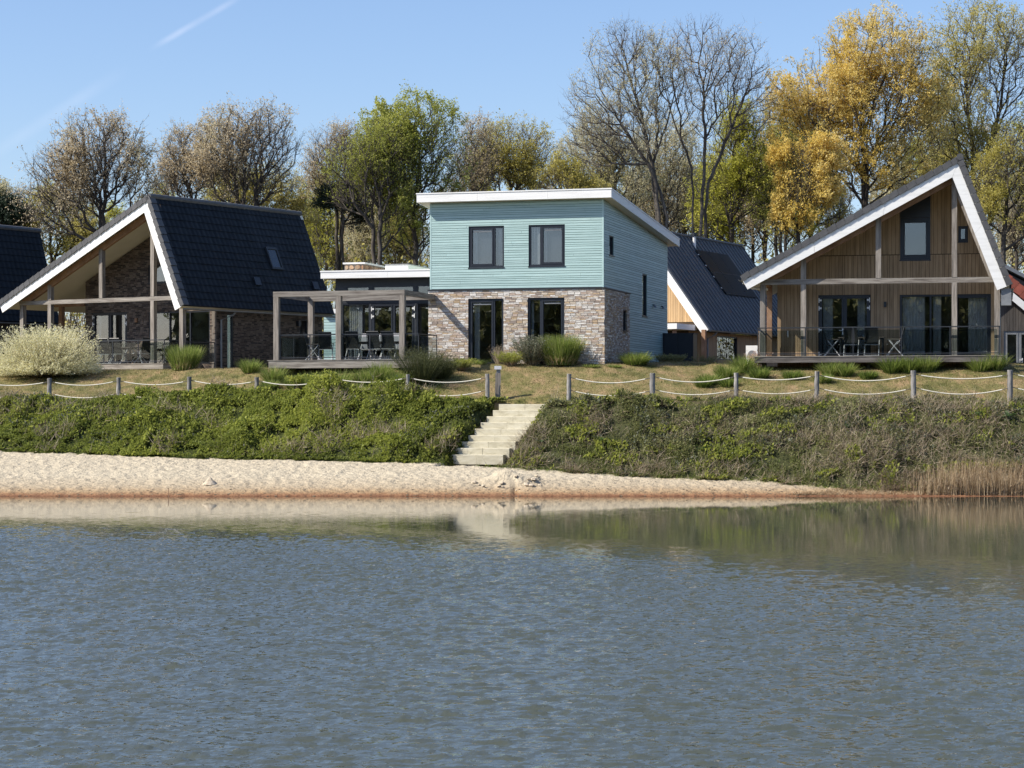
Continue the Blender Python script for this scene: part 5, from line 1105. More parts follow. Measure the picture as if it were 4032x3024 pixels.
    me.vertices.add(len(Vt)); me.vertices.foreach_set('co', Vt.astype(np.float32).ravel()); me.loops.add(nf); me.loops.foreach_set('vertex_index', np.concatenate([Ft.ravel(), (F3 + o2).ravel()]).astype(np.int32))
    me.polygons.add(len(Ft) + len(F3)); me.polygons.foreach_set('loop_start', np.concatenate([np.arange(len(Ft)) * 4, len(Ft) * 4 + np.arange(len(F3)) * 3]).astype(np.int32)); me.update(calc_edges=True); me.polygons.foreach_set('use_smooth', np.ones(len(me.polygons), bool))
    link('trunk', me, M[bark], root)
    if nleaf:
        EA, EB = np.concatenate([TA, SA]), np.concatenate([TB, SB]); cl = vnoise(EA[:, 0] + 50, EA[:, 2] * 1.1 + EA[:, 1] * .7, .55, seed % 7); w = np.clip(cl - clump * .4, .06, 1) ** 1.1; w /= w.sum()
        ii = r.choice(len(EA), nleaf, p=w); tt = r.random(nleaf)[:, None] ** .6; LP = EA[ii] + (EB[ii] - EA[ii]) * tt + r.normal(size=(nleaf, 3)) * .07
        Vl, Fl = leaf_geo(LP, ls, hang, aspect, r); tn = np.repeat(np.clip(vnoise(LP[:, 0], LP[:, 2], .4, 3) * .5 + r.random(nleaf) * .5, 0, 1), 4)
        link('crown', np_mesh('crown', Vl, Fl, tn), M[lm], root)
    return root

TG = 'trees behind the houses'
def trees():
    T = make_tree
    # left part
    T('oak_tree', 402, 122, [(380, 640, 190, 190), (300, 700, 200, 150), (230, 800, 150, 140), (470, 620, 130, 170), (560, 760, 90, 120)], 1500, 'l_brown', 8500, .17, 'spreading oak with brown buds and a leaning trunk left of the dark roof ridge', trunk=[[(392, 800), (300, 700), (270, 600)], [(405, 780), (415, 620), (400, 500)]], seed=1, rtip=.017)
    T('budding_tree', 755, 128, [(740, 640, 120, 140), (700, 720, 120, 120)], 850, 'l_brown', 4200, .16, 'bare budding tree with narrow crown rising over the middle of the dark roof ridge', seed=2, rtip=.015)
    T('budding_tree', 985, 126, [(960, 600, 200, 170), (1060, 560, 130, 140), (880, 600, 130, 150), (960, 720, 200, 100)], 1500, 'l_brown', 7500, .17, 'wide budding tree with russet crown above the rear end of the dark roof', trunk=[[(960, 760)], [(1010, 740), (1060, 640)], [(930, 720), (860, 640)]], seed=3, rtip=.016)
    T('golden_shrub_tree', 960, 140, [(930, 780, 130, 120), (1090, 760, 120, 110), (1170, 830, 80, 90)], 750, 'l_olive', 8500, .17, 'low rounded olive yellow tree behind the dark roof', seed=4, clump=.2)
    T('golden_shrub_tree', 200, 132, [(200, 880, 110, 130), (300, 920, 100, 120)], 750, 'l_olive', 7000, .17, 'mustard coloured tree between the two dark roofs', seed=5)
    T('pale_tree', 30, 138, [(40, 810, 90, 70), (-20, 790, 80, 60)], 450, 'l_cream', 3200, .16, 'small pale tree at the left edge of the picture', seed=6)
    T('dark_conifer', 30, 130, [(30, 860, 70, 50), (-40, 850, 60, 60)], 400, 'l_pine', 9000, .2, 'dark green conifer top above the left edge roof', seed=7, clump=0)
    # middle
    T('budding_tree', 1330, 130, [(1310, 640, 110, 130), (1370, 600, 90, 110), (1260, 700, 70, 110)], 850, 'l_brown', 3500, .14, 'thin reddish budding tree left of the tall green tree', trunk=[[(1325, 820), (1290, 700)], [(1345, 800), (1370, 690)]], seed=8, rtip=.014)
    T('budding_tree', 1490, 124, [(1420, 700, 140, 150), (1500, 620, 120, 120), (1550, 800, 80, 150)], 950, 'l_green', 5200, .15, 'tree with dark forked trunk and sparse leaves above the flat roofed annex', trunk=[[(1470, 900), (1400, 800), (1350, 680)], [(1500, 880), (1490, 760)]], seed=9, rtip=.017)
    T('green_oak', 1640, 126, [(1640, 530, 180, 150), (1600, 680, 220, 160), (1540, 560, 120, 130), (1730, 640, 130, 160), (1640, 820, 160, 170)], 1500, 'l_green', 21000, .18, 'tall fresh green tree above the left end of the turquoise house', trunk=[[(1635, 800), (1650, 640), (1660, 480)]], seed=10, clump=.55)
    T('round_tree', 2010, 134, [(2020, 620, 170, 140), (2100, 660, 110, 120), (1940, 660, 100, 130)], 1100, 'l_olive', 9000, .16, 'rounded olive green tree centred above the turquoise house roof', bark='barkgrey', seed=11, clump=.35)
    T('budding_tree', 1880, 130, [(1880, 620, 90, 150), (1830, 720, 80, 140)], 800, 'l_brown', 3200, .14, 'grey budding tree squeezed between the green and the rounded tree', bark='barkgrey', seed=12)
    T('small_pine', 1350, 128, [(1310, 800, 45, 28), (1390, 820, 50, 35), (1360, 770, 40, 25), (1400, 870, 40, 25)], 260, 'l_pine', 6000, .16, 'small dark pine between the trunks above the annex chimney', seed=13, clump=0)
    # right
    T('tall_bare_tree', 2640, 120, [(2450, 240, 150, 140), (2350, 420, 130, 130), (2330, 560, 120, 120), (2560, 320, 130, 200), (2480, 500, 150, 150)], 900, 'l_cream', 4200, .13, 'tall nearly bare tree leaning left over the rear of the turquoise house', trunk=[[(2625, 860), (2570, 640), (2520, 430), (2470, 260)], [(2580, 700), (2480, 540), (2400, 420)], [(2570, 650), (2640, 420)]], seed=14, rtip=.015, bark='barkgrey', tw=3)
    T('tall_bare_tree', 2740, 122, [(2780, 230, 170, 150), (2920, 280, 130, 150), (2670, 280, 90, 170), (2960, 400, 120, 120), (2800, 420, 160, 130)], 900, 'l_brown', 2600, .12, 'tall bare twin stemmed tree rising behind the flue pipe', trunk=[[(2728, 880), (2725, 660), (2640, 420), (2600, 280)], [(2760, 860), (2775, 560), (2770, 330)], [(2790, 720), (2900, 450), (2960, 300)]], seed=15, rtip=.014, bark='barkgrey')
    T('pale_tree', 2420, 136, [(2400, 560, 150, 150), (2330, 660, 150, 140), (2480, 700, 130, 160)], 1000, 'l_cream', 9500, .15, 'pale cream leaved tree behind the leaning bare tree', bark='barkgrey', seed=16, clump=.3)
    T('pale_tree', 2620, 140, [(2620, 600, 130, 170), (2680, 760, 120, 130), (2560, 800, 120, 120)], 900, 'l_cream', 6500, .15, 'pale leaved tree between the two tall bare trees', bark='barkgrey', seed=17, clump=.3)
    T('olive_tree', 2250, 130, [(2220, 740, 90, 110), (2300, 790, 90, 90)], 600, 'l_olive', 5500, .15, 'small olive tree peeking over the turquoise house roof edge', seed=18)
    T('lime_tree', 2890, 128, [(2870, 640, 110, 190), (2820, 800, 100, 150), (2960, 700, 110, 180), (2930, 520, 100, 110)], 1200, 'l_yellow', 9500, .17, 'lime green tree behind the solar panel roof', trunk=[[(2885, 800), (2880, 600)]], seed=19)
    T('slender_tree', 3060, 130, [(3060, 700, 90, 210), (3120, 600, 80, 160), (3000, 820, 60, 110)], 800, 'l_green', 3800, .15, 'slender sparsely leaved tree left of the golden tree', trunk=[[(3080, 900), (3150, 720)], [(3060, 860), (3030, 700)]], seed=20)
    T('golden_tree', 3395, 124, [(3440, 210, 220, 165), (3250, 400, 220, 170), (3580, 330, 190, 210), (3400, 440, 260, 190), (3150, 500, 160, 120), (3430, 640, 230, 140), (3110, 400, 110, 100), (3600, 560, 150, 150)], 2300, 'l_gold', 30000, .19, 'huge golden yellow tree towering behind the timber gable house', trunk=[[(3405, 760), (3400, 560), (3440, 380)], [(3400, 700), (3300, 560), (3200, 480)], [(3410, 650), (3540, 460)]], hang=.4, seed=21, clump=.3, aspect=.42)
    T('golden_tree', 3120, 121, [(3180, 740, 120, 90), (3130, 850, 90, 90), (3210, 620, 100, 70), (3080, 620, 60, 60)], 750, 'l_gold', 10500, .18, 'smaller golden tree just above the gentle slope of the timber gable roof', trunk=[[(3150, 900), (3160, 780)]], hang=.4, seed=22)
    T('olive_tree', 3840, 128, [(3860, 200, 220, 200), (3760, 430, 190, 200), (3960, 380, 180, 230), (4080, 200, 120, 170), (3850, 600, 200, 160)], 1800, 'l_olive', 15000, .15, 'very tall cream and olive leaved tree at the right edge above the gable peak', trunk=[[(3840, 760), (3830, 520), (3800, 300)], [(3850, 720), (3930, 480), (3960, 260)]], seed=23, clump=.35, hang=.3)
    T('green_tree', 3950, 118, [(3960, 700, 110, 130), (4050, 620, 110, 110), (3880, 800, 80, 120), (4060, 820, 100, 120)], 1000, 'l_olive', 9000, .15, 'olive green tree at the right edge beside the steep verge', seed=24, clump=.5, trunk=[[(3960, 860), (3970, 760)]])
    T('bare_tree', 4010, 121, [(4000, 900, 70, 90), (4060, 940, 60, 100)], 450, 'l_brown', 900, .12, 'bare dark tree low at the right edge over the red roof', seed=25)
trees()
def woods():
    """slender trees further back: four kinds, copied"""
    protos = []
    for i, (lm, nl) in enumerate((('l_olive', 5200), ('l_brown', 3600), ('l_cream', 5200), ('l_yellow', 5000))):
        k = 8624 / 150.0; b = 2016
        protos.append(make_tree('woodland_tree', b, 150, [(b, 780, 85, 200), (b + 30 - i * 15, 900, 95, 160)], 420, lm, nl, .19, 'slender woodland tree standing behind the first row', trunk=[[(b + 10, 1200), (b - 12 + 8 * i, 800)]], seed=40 + i, group='slender trees far behind the houses', rtip=.018, tw=3))
    xs_ = [(-60, 150, .85), (90, 152, .8), (560, 148, .8), (640, 155, .85), (860, 152, .85), (1150, 148, .82), (1215, 152, .95), (1275, 146, .9), (1340, 155, .85), (1400, 150, .95), (1445, 144, .85), (1530, 152, .9), (1570, 147, .85), (1610, 155, .95), (1760, 150, .95), (1900, 147, .95), (2060, 153, .95), (2180, 148, .9), (2300, 150, 1.0), (2380, 144, .9), (2500, 150, 1.0), (2590, 147, .95), (2700, 152, 1.1), (2800, 148, .95), (2860, 155, 1.1), (2960, 148, 1.0), (3020, 152, 1.2), (3100, 146, 1.0), (3200, 150, 1.15), (3290, 154, 1.0), (3480, 148, 1.1), (3600, 152, 1.1), (3700, 150, 1.2), (3900, 152, 1.2), (3990, 146, .9), (4080, 150, 1.15), (4200, 148, 1.2), (-250, 150, .9), (330, 150, .8), (450, 150, .8)]
    words = ['olive leafed', 'bare brownish', 'pale leafed', 'yellow green']
    marks = {-250: 'beyond the left picture edge', -60: 'cut by the left picture edge', 90: 'over the roof at the far left', 330: 'directly behind the big leaning oak', 450: 'at the right flank of the leaning oak', 560: 'over the ridge start of the dark roof', 640: 'just right of the dark roof peak', 860: 'over the middle of the dark ridge', 1150: 'over the rear third of the dark ridge', 1215: 'at the rear end of the dark ridge', 1275: 'beside the rear slope of the dark roof', 1340: 'left above the stone chimney', 1400: 'right above the stone chimney', 1445: 'just right of the stone chimney', 1530: 'over the annex roof light', 1570: 'above the right part of the annex', 1610: 'between the annex and the green oak', 1760: 'over the left end of the turquoise house', 1900: 'above the left upper window', 2060: 'over the middle of the turquoise house', 2180: 'above the right upper window', 2300: 'near the roof corner of the turquoise house', 2380: 'over the front roof corner of the turquoise house', 2500: 'behind the foot of the leaning bare tree', 2590: 'over the rear roof end of the turquoise house', 2700: 'left of the flue pipe', 2800: 'right of the flue pipe', 2860: 'above the solar panels', 2960: 'over the far end of the metal roof', 3020: 'in the gap right of the metal roof', 3100: 'behind the smaller golden tree', 3200: 'left of the big golden trunk', 3290: 'close left of the big golden trunk', 3480: 'right of the big golden trunk', 3600: 'over the middle of the gentle gable slope', 3700: 'just left of the gable peak', 3900: 'just right of the gable peak', 3990: 'beside the steep gable verge', 4080: 'at the right picture edge', 4200: 'beyond the right picture edge'}
    for i, (px, Yd, s) in enumerate(xs_):
        p = protos[i % 4] if i >= 4 else protos[i]; o = p if i < 4 else dup(p, (0, 0, 0), 0)
        o.location = ((px - CX) * Yd / F, Yd, 3.6); o.rotation_euler = (0, 0, rng.uniform(0, 6.28)); o.scale = (s, s, s * rng.uniform(.9, 1.05))
        o['label'] = f'slender {words[i % 4]} tree {marks[px]}'; o['group'] = 'slender woodland trees of the far row'
woods()

def understory():
    n = 85000; Yd = rng.uniform(128, 166, n); px = rng.uniform(-350, 4350, n); x = (px - CX) * Yd / F; hgt = 3 + 6.5 * vnoise(x, Yd, .12, 91) + 2.5 * vnoise(x, Yd, .5, 92); z = 3.4 + hgt * rng.random(n) ** .9; P = np.stack([x, Yd, z], 1)
    v, f = leaf_geo(P, .26, aspect=.6); t = np.repeat(np.clip(vnoise(x, z + Yd, .35, 93) * .7 + .3 * rng.random(n), 0, 1), 4); k = np.repeat(vnoise(x, Yd, .08, 95) > .5, 4)
    o = tag(link('woodland_undergrowth', np_mesh('undergrowth', v[k], np.arange(k.sum()).reshape(-1, 4), t[k]), M['l_olive']), 'brownish olive brushwood filling the wood behind the houses', 'undergrowth', kind='stuff')
    link('brush_leaves', np_mesh('brush', v[~k], np.arange((~k).sum()).reshape(-1, 4), t[~k]), M['l_brown'], o)
    m = 9000; ii = rng.integers(0, n, m); A = P[ii] * np.array([1, 1, 0]) + np.array([0, 0, 3.4]) + np.stack([0 * ii, 0 * ii, hgt[ii] * rng.random(m) * .7], 1); d = unit(rdir(m) * .35 + np.array([0, 0, 1])); v, f = twig_geo(A, A + d * rng.uniform(1.5, 5, m)[:, None], np.full(m, .03)); link('brush_stems', np_mesh('stems', v, f), M['bark'], o)
understory()
# ================================================================== bank scrub
def join(parts):
    V_, Fq, T = [], [], []; o = 0
    for v, f, t in parts:
        f = f if f.shape[1] == 4 else tri2quad(f)
        V_.append(v); Fq.append(f + o); T.append(t); o += len(v)
    return np.concatenate(V_), np.concatenate(Fq), np.concatenate(T)
def blade_geo(P, D, Ln, Wd, droop, r=rng, seg=3):
    """curved tapering blades: base P, direction D, length Ln"""
    n = len(P); side = unit(np.cross(D, np.array([0, 0, 1.0]) + .3 * rdir(n, r))); V_ = []
    for k in range(seg + 1):
        t = k / seg; c = P + D * (Ln * t)[:, None] - np.array([0, 0, 1.0]) * (droop * Ln * t * t)[:, None] + unit(D * np.array([1, 1, 0])) * (droop * Ln * t * t * .5)[:, None]
        w = (Wd * (1 - t * .92) * .5)[:, None]; V_ += [c - side * w, c + side * w]
    V_ = np.stack(V_, 1).reshape(-1, 3); b = np.arange(n)[:, None] * 2 * (seg + 1); return V_, np.concatenate([b + np.array([2 * k, 2 * k + 1, 2 * k + 3, 2 * k + 2]) for k in range(seg)])
# crest height of the growth over the bank, against picture position at the bank top
def crest_extra(px): return np.interp(px, [-300, 200, 300, 500, 640, 700, 860, 1000, 1110, 1200, 1300, 1500, 1600, 1680, 1750, 1900, 2000, 2180, 2300, 2450, 2560, 2800, 2900, 3050, 3200, 3400, 4100], [.1, .12, .2, .25, .45, .55, .55, .45, .6, .75, .8, .8, .65, .4, .2, .08, 0, 0, .15, .35, .2, .22, .4, .25, .12, .05, .05])
def growth(x, y):
    yf = np.interp(x, foot[0], foot[1]); yt = np.interp(x, top[0], top[1]); s = (y - yf) / (yt - yf); px = x / y * F + CX
    e = crest_extra(px); left = x < -1.15 + 1.65 * np.clip((y - 77.1) / 3, 0, 1)
    lump = vnoise(x, y, .75, 21) * .65 + .35 * vnoise(x, y, 1.6, 22); lump2 = fbm(x, y, 2.4, 25)
    crestw = np.clip((s - .45) / .5, 0, 1); hL = (.12 + .8 * lump ** 2 + e * .6 * crestw * (.7 + .6 * lump)) * np.clip((s + .04) * 7, 0, 1) * np.where(e > .3, np.clip((1.06 - s) * 6, 0, 1), np.clip((.98 - s) * 5, 0, 1)) + .22 * (lump2 - .3)
    hR = (.10 + .6 * lump ** 1.8 + e * .7 * crestw * (.5 + lump)) * np.clip((s + .02) * 4, 0, 1) * np.clip((.98 - s) * 5, 0, 1) + .16 * (lump2 - .3)
    h = np.where(left, hL, hR) * np.clip((stair_d(x, y) - np.where(left, 1.02, .72)) / .45, 0, 1)
    return np.maximum(h, 0), s, px
def scatter(n, side):
    if side == 'L': x = rng.uniform(-25, .2, n)
    else: x = rng.uniform(-.9, 24, n)
    yf = np.interp(x, foot[0], foot[1]); yt = np.interp(x, top[0], top[1]); y = yf + (yt - yf) * rng.uniform(-.06, 1.09, n); h, s, px = growth(x, y)
    k = (h > .03) & (px > -9999); k &= stair_d(x, y) > (1.06 if side == 'L' else .80); k &= rng.random(n) < np.clip((vnoise(x, y * .8, 3.6, 77) - .22) * 2.6, .06, 1) * np.clip((vnoise(x, y, 1.3, 78)) * 2.2, .25, 1); k &= (side == 'L') == (x < -1.15 + 1.65 * np.clip((y - 77.1) / 3, 0, 1))
    return x[k], y[k], h[k], s[k], px[k]
def undergrowth(name, side, label_mat):
    x0, x1 = (-26, -.2) if side == 'L' else (-1.0, 25); gx = np.arange(x0, x1, .13); st = np.linspace(-.08, 1.12, 40); XX, SS = np.meshgrid(gx, st)
    yf = np.interp(XX, foot[0], foot[1]); yt = np.interp(XX, top[0], top[1]); YY = yf + (yt - yf) * SS; h, s, px = growth(XX, YY); ok = stair_d(XX, YY) > 1.12; h = np.where(ok, h, -.4)
    ZZ = H(XX, YY) - .03 + h * .5; n, m = XX.shape; idx = np.arange(n * m).reshape(n, m); q = np.stack([idx[:-1, :-1], idx[:-1, 1:], idx[1:, 1:], idx[1:, :-1]], -1).reshape(-1, 4)
    sidek = (XX < -1.15 + 1.65 * np.clip((YY - 77.1) / 3, 0, 1)) == (side == 'L'); good = (ok & sidek).reshape(-1)[q].all(1)
    return np.stack([XX, YY, ZZ], -1).reshape(-1, 3), q[good]
def shellpts(side, n, lo=.66, hi=1.12):
    x, y, h, s, px = scatter(n, side); z = H(x, y) + h * (lo + (hi - lo) * rng.random(len(x)) ** .8); return np.stack([x, y - .02, z], 1), s, px, h
def bank_left():
    V_, q = undergrowth('u', 'L', None); o = link('ivy_and_bramble', np_mesh('ivy', V_, q, np.full(len(V_), .05), smooth=True), M['l_hedge']); tag(o, 'dense green bramble and ivy tumbling down the bank left of the stairs', 'undergrowth', kind='stuff')
    P, s, px, h = shellpts('L', 345000); b = vnoise(P[:, 0], P[:, 1] + P[:, 2], .5, 31); yel = np.clip((px - 900) / 300, 0, 1) * np.clip((1500 - px) / 250, 0, 1)
    tn = np.clip(.12 + .42 * b + .22 * rng.random(len(P)) + .30 * yel * np.clip(s * 1.3, 0, 1) - .12 * (px > 1600), 0, 1); v1, f1 = leaf_geo(P, .085, aspect=.8, up=np.array([0, -.5, .4])); parts = [(v1, f1, np.repeat(tn, 4))]
    link('bramble_leaves', np_mesh('leaves', *join(parts)), M['l_hedge'], o)
    x, y, h, s, px = scatter(2600, 'L'); k = (s < .45) | (rng.random(len(x)) < .25); A = np.stack([x, y, H(x, y) + h * .5], 1)[k]; d = unit(rdir(len(A)) * .8 + np.array([0, -.5, .5])); B_ = A + d * rng.uniform(.25, .8, len(A))[:, None]
    v, f = twig_geo(A, B_, np.full(len(A), .008)); link('bramble_stems', np_mesh('stems', v, tri2quad(f), np.repeat(rng.random(len(A)), 4)), M['l_dry'], o)
def bank_right():
    V_, q = undergrowth('u', 'R', None); o = link('bank_scrub', np_mesh('scrub', V_, q, np.full(len(V_), .08), smooth=True), M['l_hedge2']); tag(o, 'tangled scrub of brambles, dry stems and weeds on the bank right of the stairs', 'undergrowth', kind='stuff')
    P, s, px, h = shellpts('R', 255000, .6, 1.25); b = vnoise(P[:, 0], P[:, 1] + P[:, 2], .8, 35); keep = rng.random(len(P)) < np.clip(.35 + b * 1.1 - .25 * (px > 3300), .15, 1); P, s, px, b = P[keep], s[keep], px[keep], b[keep]
    tn = np.clip(.08 + .5 * b + .3 * rng.random(len(P)), 0, 1); v, f = leaf_geo(P, .075, aspect=.75, up=np.array([0, -.4, .4])); link('scrub_leaves', np_mesh('leaves', *join([(v, f, np.repeat(tn, 4))])), M['l_hedge2'], o)
    P, s, px, h = shellpts('R', 90000, .3, 1.1); b = vnoise(P[:, 0] + 5, P[:, 1] + P[:, 2], .6, 38); keep = rng.random(len(P)) < np.clip((b - .3) * 2.2 + .5 * (px > 3250), .1, 1); P = P[keep]; d = unit(rdir(len(P)) * .9 + np.array([0, -.35, .35])); B_ = P + d * rng.uniform(.15, .6, len(P))[:, None]
    v, f = twig_geo(P, B_, np.full(len(P), .0075)); link('dry_stems', np_mesh('stems', v, tri2quad(f), np.repeat(rng.random(len(P)), 4)), M['l_dry'], o)
    P, s, px, h = shellpts('R', 60000, .1, .8); keep = (s < .3) | (s > .9) | (px > 3200) & (rng.random(len(P)) < .6); P = P[keep]; d = unit(rdir(len(P)) * .5 + np.array([0, -.2, .9])); v, f = blade_geo(P, d, rng.uniform(.12, .32, len(P)), np.full(len(P), .016), np.full(len(P), .3), seg=2)
    link('bank_grass', np_mesh('grass', v, f, np.repeat(rng.random(len(P)), 6)), M['l_grass'], o)
bank_left(); bank_right()
def patches():
    """mixed weeds over both banks: broad bright leaves, grey green leaves, tufts"""
    for side, parent, n in (('L', 'ivy_and_bramble', 90000), ('R', 'bank_scrub', 110000)):
        o = bpy.data.objects[parent]; P, s, px, h = shellpts(side, n, .75, 1.3); b = vnoise(P[:, 0] * 1.0, (P[:, 1] + P[:, 2]) * 1.2, 1.1, 81); b2 = vnoise(P[:, 0], P[:, 1] + P[:, 2], .9, 85)
        k = (b > .62) & (rng.random(len(P)) < (.45 if side == 'L' else .8)); v, f = leaf_geo(P[k], .125, aspect=.7, up=np.array([0, -.6, .5])); link('weed_leaves', np_mesh('leaves', *join([(v, f, np.repeat(np.clip(.3 + .6 * rng.random(k.sum()), 0, 1), 4))])), M['l_hedge'], o)
        k = (b2 > .6) & (rng.random(len(P)) < .5) & ((px < 500) | (px > 1650) | (rng.random(len(P)) < .25)); v, f = leaf_geo(P[k], .09, aspect=.6, up=np.array([0, -.4, .5])); link('grey_leaves', np_mesh('leaves', *join([(v, f, np.repeat(.3 + .7 * rng.random(k.sum()), 4))])), M['l_lav'], o)
        k = (vnoise(P[:, 0], P[:, 1] + P[:, 2], .7, 89) > (.66 if side == 'L' else .5)) & (rng.random(len(P)) < .35); A = P[k]; d = unit(rdir(len(A)) * .7 + np.array([0, -.25, .6])); v, f = twig_geo(A, A + d * rng.uniform(.15, .65, len(A))[:, None], np.full(len(A), .008)); link('dry_stems', np_mesh('stems', v, tri2quad(f), np.repeat(.2 + .8 * rng.random(len(A)), 4)), M['l_dry'], o)
patches()
def edge_grass():
    # ragged tufts along the sand edge and the lawn edge, short blades over the lawn
    parts = []
    n = 9000; x = rng.uniform(-21, 20, n); yf = np.interp(x, foot[0], foot[1]); y = yf + rng.normal(size=n) * .12 + .25 * (fbm(x, yf, 1.5, 41) - .5); P = np.stack([x, y, H(x, y) - .01], 1); P = P[stair_d(P[:, 0], P[:, 1]) > 1.1]; n = len(P)
    d = unit(rdir(n) * .6 + np.array([0, -.4, .7])); v, f = blade_geo(P, d, rng.uniform(.08, .24, n), np.full(n, .014), np.full(n, .4), seg=2); parts.append((v, f, np.repeat(rng.random(n) * .7, 6)))
    n = 16000; x = rng.uniform(-22, 21, n); yt = np.interp(x, top[0], top[1]); y = yt + rng.normal(size=n) * .28; P = np.stack([x, y, H(x, y) - .01], 1); P = P[stair_d(P[:, 0], P[:, 1]) > 1.1]; n = len(P)
    d = unit(rdir(n) * .6 + np.array([0, -.2, .8])); v, f = blade_geo(P, d, rng.uniform(.06, .2, n), np.full(n, .014), np.full(n, .3), seg=2); parts.append((v, f, np.repeat(rng.random(n) * .8, 6)))
    tag(link('edge_grass', np_mesh('edge_grass', *join(parts)), M['l_grass']), 'ragged green grass along the sand edge and the top of the bank', 'grass', kind='stuff')
    n = 130000; x = rng.uniform(-23, 21, n); yt = np.interp(x, top[0], top[1]); yc = np.interp(x, crest[0], crest[1]); y = yt + (yc + 1.0 - yt) * rng.random(n); P = np.stack([x, y, H(x, y) - .005], 1)
    tn = np.clip(fbm(x * .8, y * 1.6, 1.3, 44) * 1.7 - .45 + .35 * rng.random(n), 0, 1); d = unit(rdir(n) * .7 + np.array([0, 0, .8])); v, f = blade_geo(P, d, rng.uniform(.04, .12, n), np.full(n, .018), np.full(n, .2), seg=1)
    tag(link('lawn_grass', np_mesh('lawn_grass', *join([(v, f, np.repeat(tn, 4))])), M['l_lawn']), 'short dry mown grass of the sloping lawn', 'grass', kind='stuff')
edge_grass()
def clump(px, Yd, hgt, rad, n, lm, label, name='grass_clump', cat='plant', group=None, wid=.014, spread=.55, droop=.35, dark=0, fluff=0, zoff=0, pos=None):
    x, y, z = pos or gpos(px, Yd); t = empty(name, (x, y, z + zoff), 0, label, cat, group); a = rng.uniform(0, 2 * pi, n); rr = rad * (.8 if 'tufted' in name else .55) * np.sqrt(rng.random(n)); P = np.stack([rr * np.cos(a), rr * np.sin(a), -.03 + 0 * a], 1)
    k = rng.random(n); d = unit(np.stack([np.cos(a) * spread * k, np.sin(a) * spread * k, 1 + 0 * a], 1) + rdir(n) * .2); Ln = 1.42 * hgt * rng.uniform(.6, 1.12, n)
    v, f = blade_geo(P, d, Ln, np.full(n, wid), np.full(n, droop)); link('blades', np_mesh('blades', v, f, np.repeat(np.clip(rng.random(n) * .8 + .1 - dark, 0, 1), 8)), M[lm], t)
    if fluff:
        v, f = blade_geo(P[:fluff], unit(d[:fluff] + rdir(fluff) * .5), Ln[:fluff] * .5, np.full(fluff, wid), np.full(fluff, .3)); link('dry_blades', np_mesh('dry', v, f, np.repeat(.4 + .6 * rng.random(fluff), 8)), M['l_reed'], t)
    return t
def sprig(px, Yd, hgt, rad, nst, lm, label, name='shrub', cat='shrub', leaf=.05, per=26, spread=1.0, aspect=.4, dome=.9, stemcol='l_dry', start=.25, wide=1.0, updir=.8, pos=None, group=None):
    x, y, z = pos or gpos(px, Yd); t = empty(name, (x, y, z), 0, label, cat, group); a = rng.uniform(0, 2 * pi, nst); k = rng.random(nst) ** .55
    d = unit(np.stack([np.cos(a) * spread * k * wide, np.sin(a) * spread * k, updir + (1 - k) * dome], 1) + rdir(nst) * .1); P = np.stack([np.cos(a) * rad * .35 * k * wide, np.sin(a) * rad * .35 * k, 0 * a], 1)
    Ln = hgt / np.maximum(d[:, 2], .6) * rng.uniform(.72, 1.05, nst); lim = rad * wide * 1.15 / np.maximum(np.hypot(d[:, 0], d[:, 1]), .05); Ln = np.minimum(Ln, lim * rng.uniform(.85, 1.1, nst)); E = P + d * Ln[:, None]
    v, f = twig_geo(P, E, np.full(nst, .009)); link('stems', np_mesh('stems', v, tri2quad(f), np.repeat(rng.random(nst), 4)), M[stemcol], t)
    ii = np.repeat(np.arange(nst), per); tt = rng.uniform(start, 1.0, len(ii)); LP = P[ii] + (E - P)[ii] * tt[:, None] + rng.normal(size=(len(ii), 3)) * .022; v, f = leaf_geo(LP, leaf, aspect=aspect, up=None)
    dd = d[ii]; a_ = unit(dd * .8 + rdir(len(ii)) * .7); s = (leaf * rng.uniform(.6, 1.3, len(ii)))[:, None]; b_ = unit(np.cross(a_, rdir(len(ii)))); v = np.stack([LP, LP + a_ * s * .5 + b_ * s * aspect * .5, LP + a_ * s, LP + a_ * s * .5 - b_ * s * aspect * .5], 1).reshape(-1, 3)
    link('foliage', np_mesh('foliage', v, f, np.repeat(np.clip(.15 + .35 * tt + .5 * rng.random(len(ii)), 0, 1), 4)), M[lm], t); return t
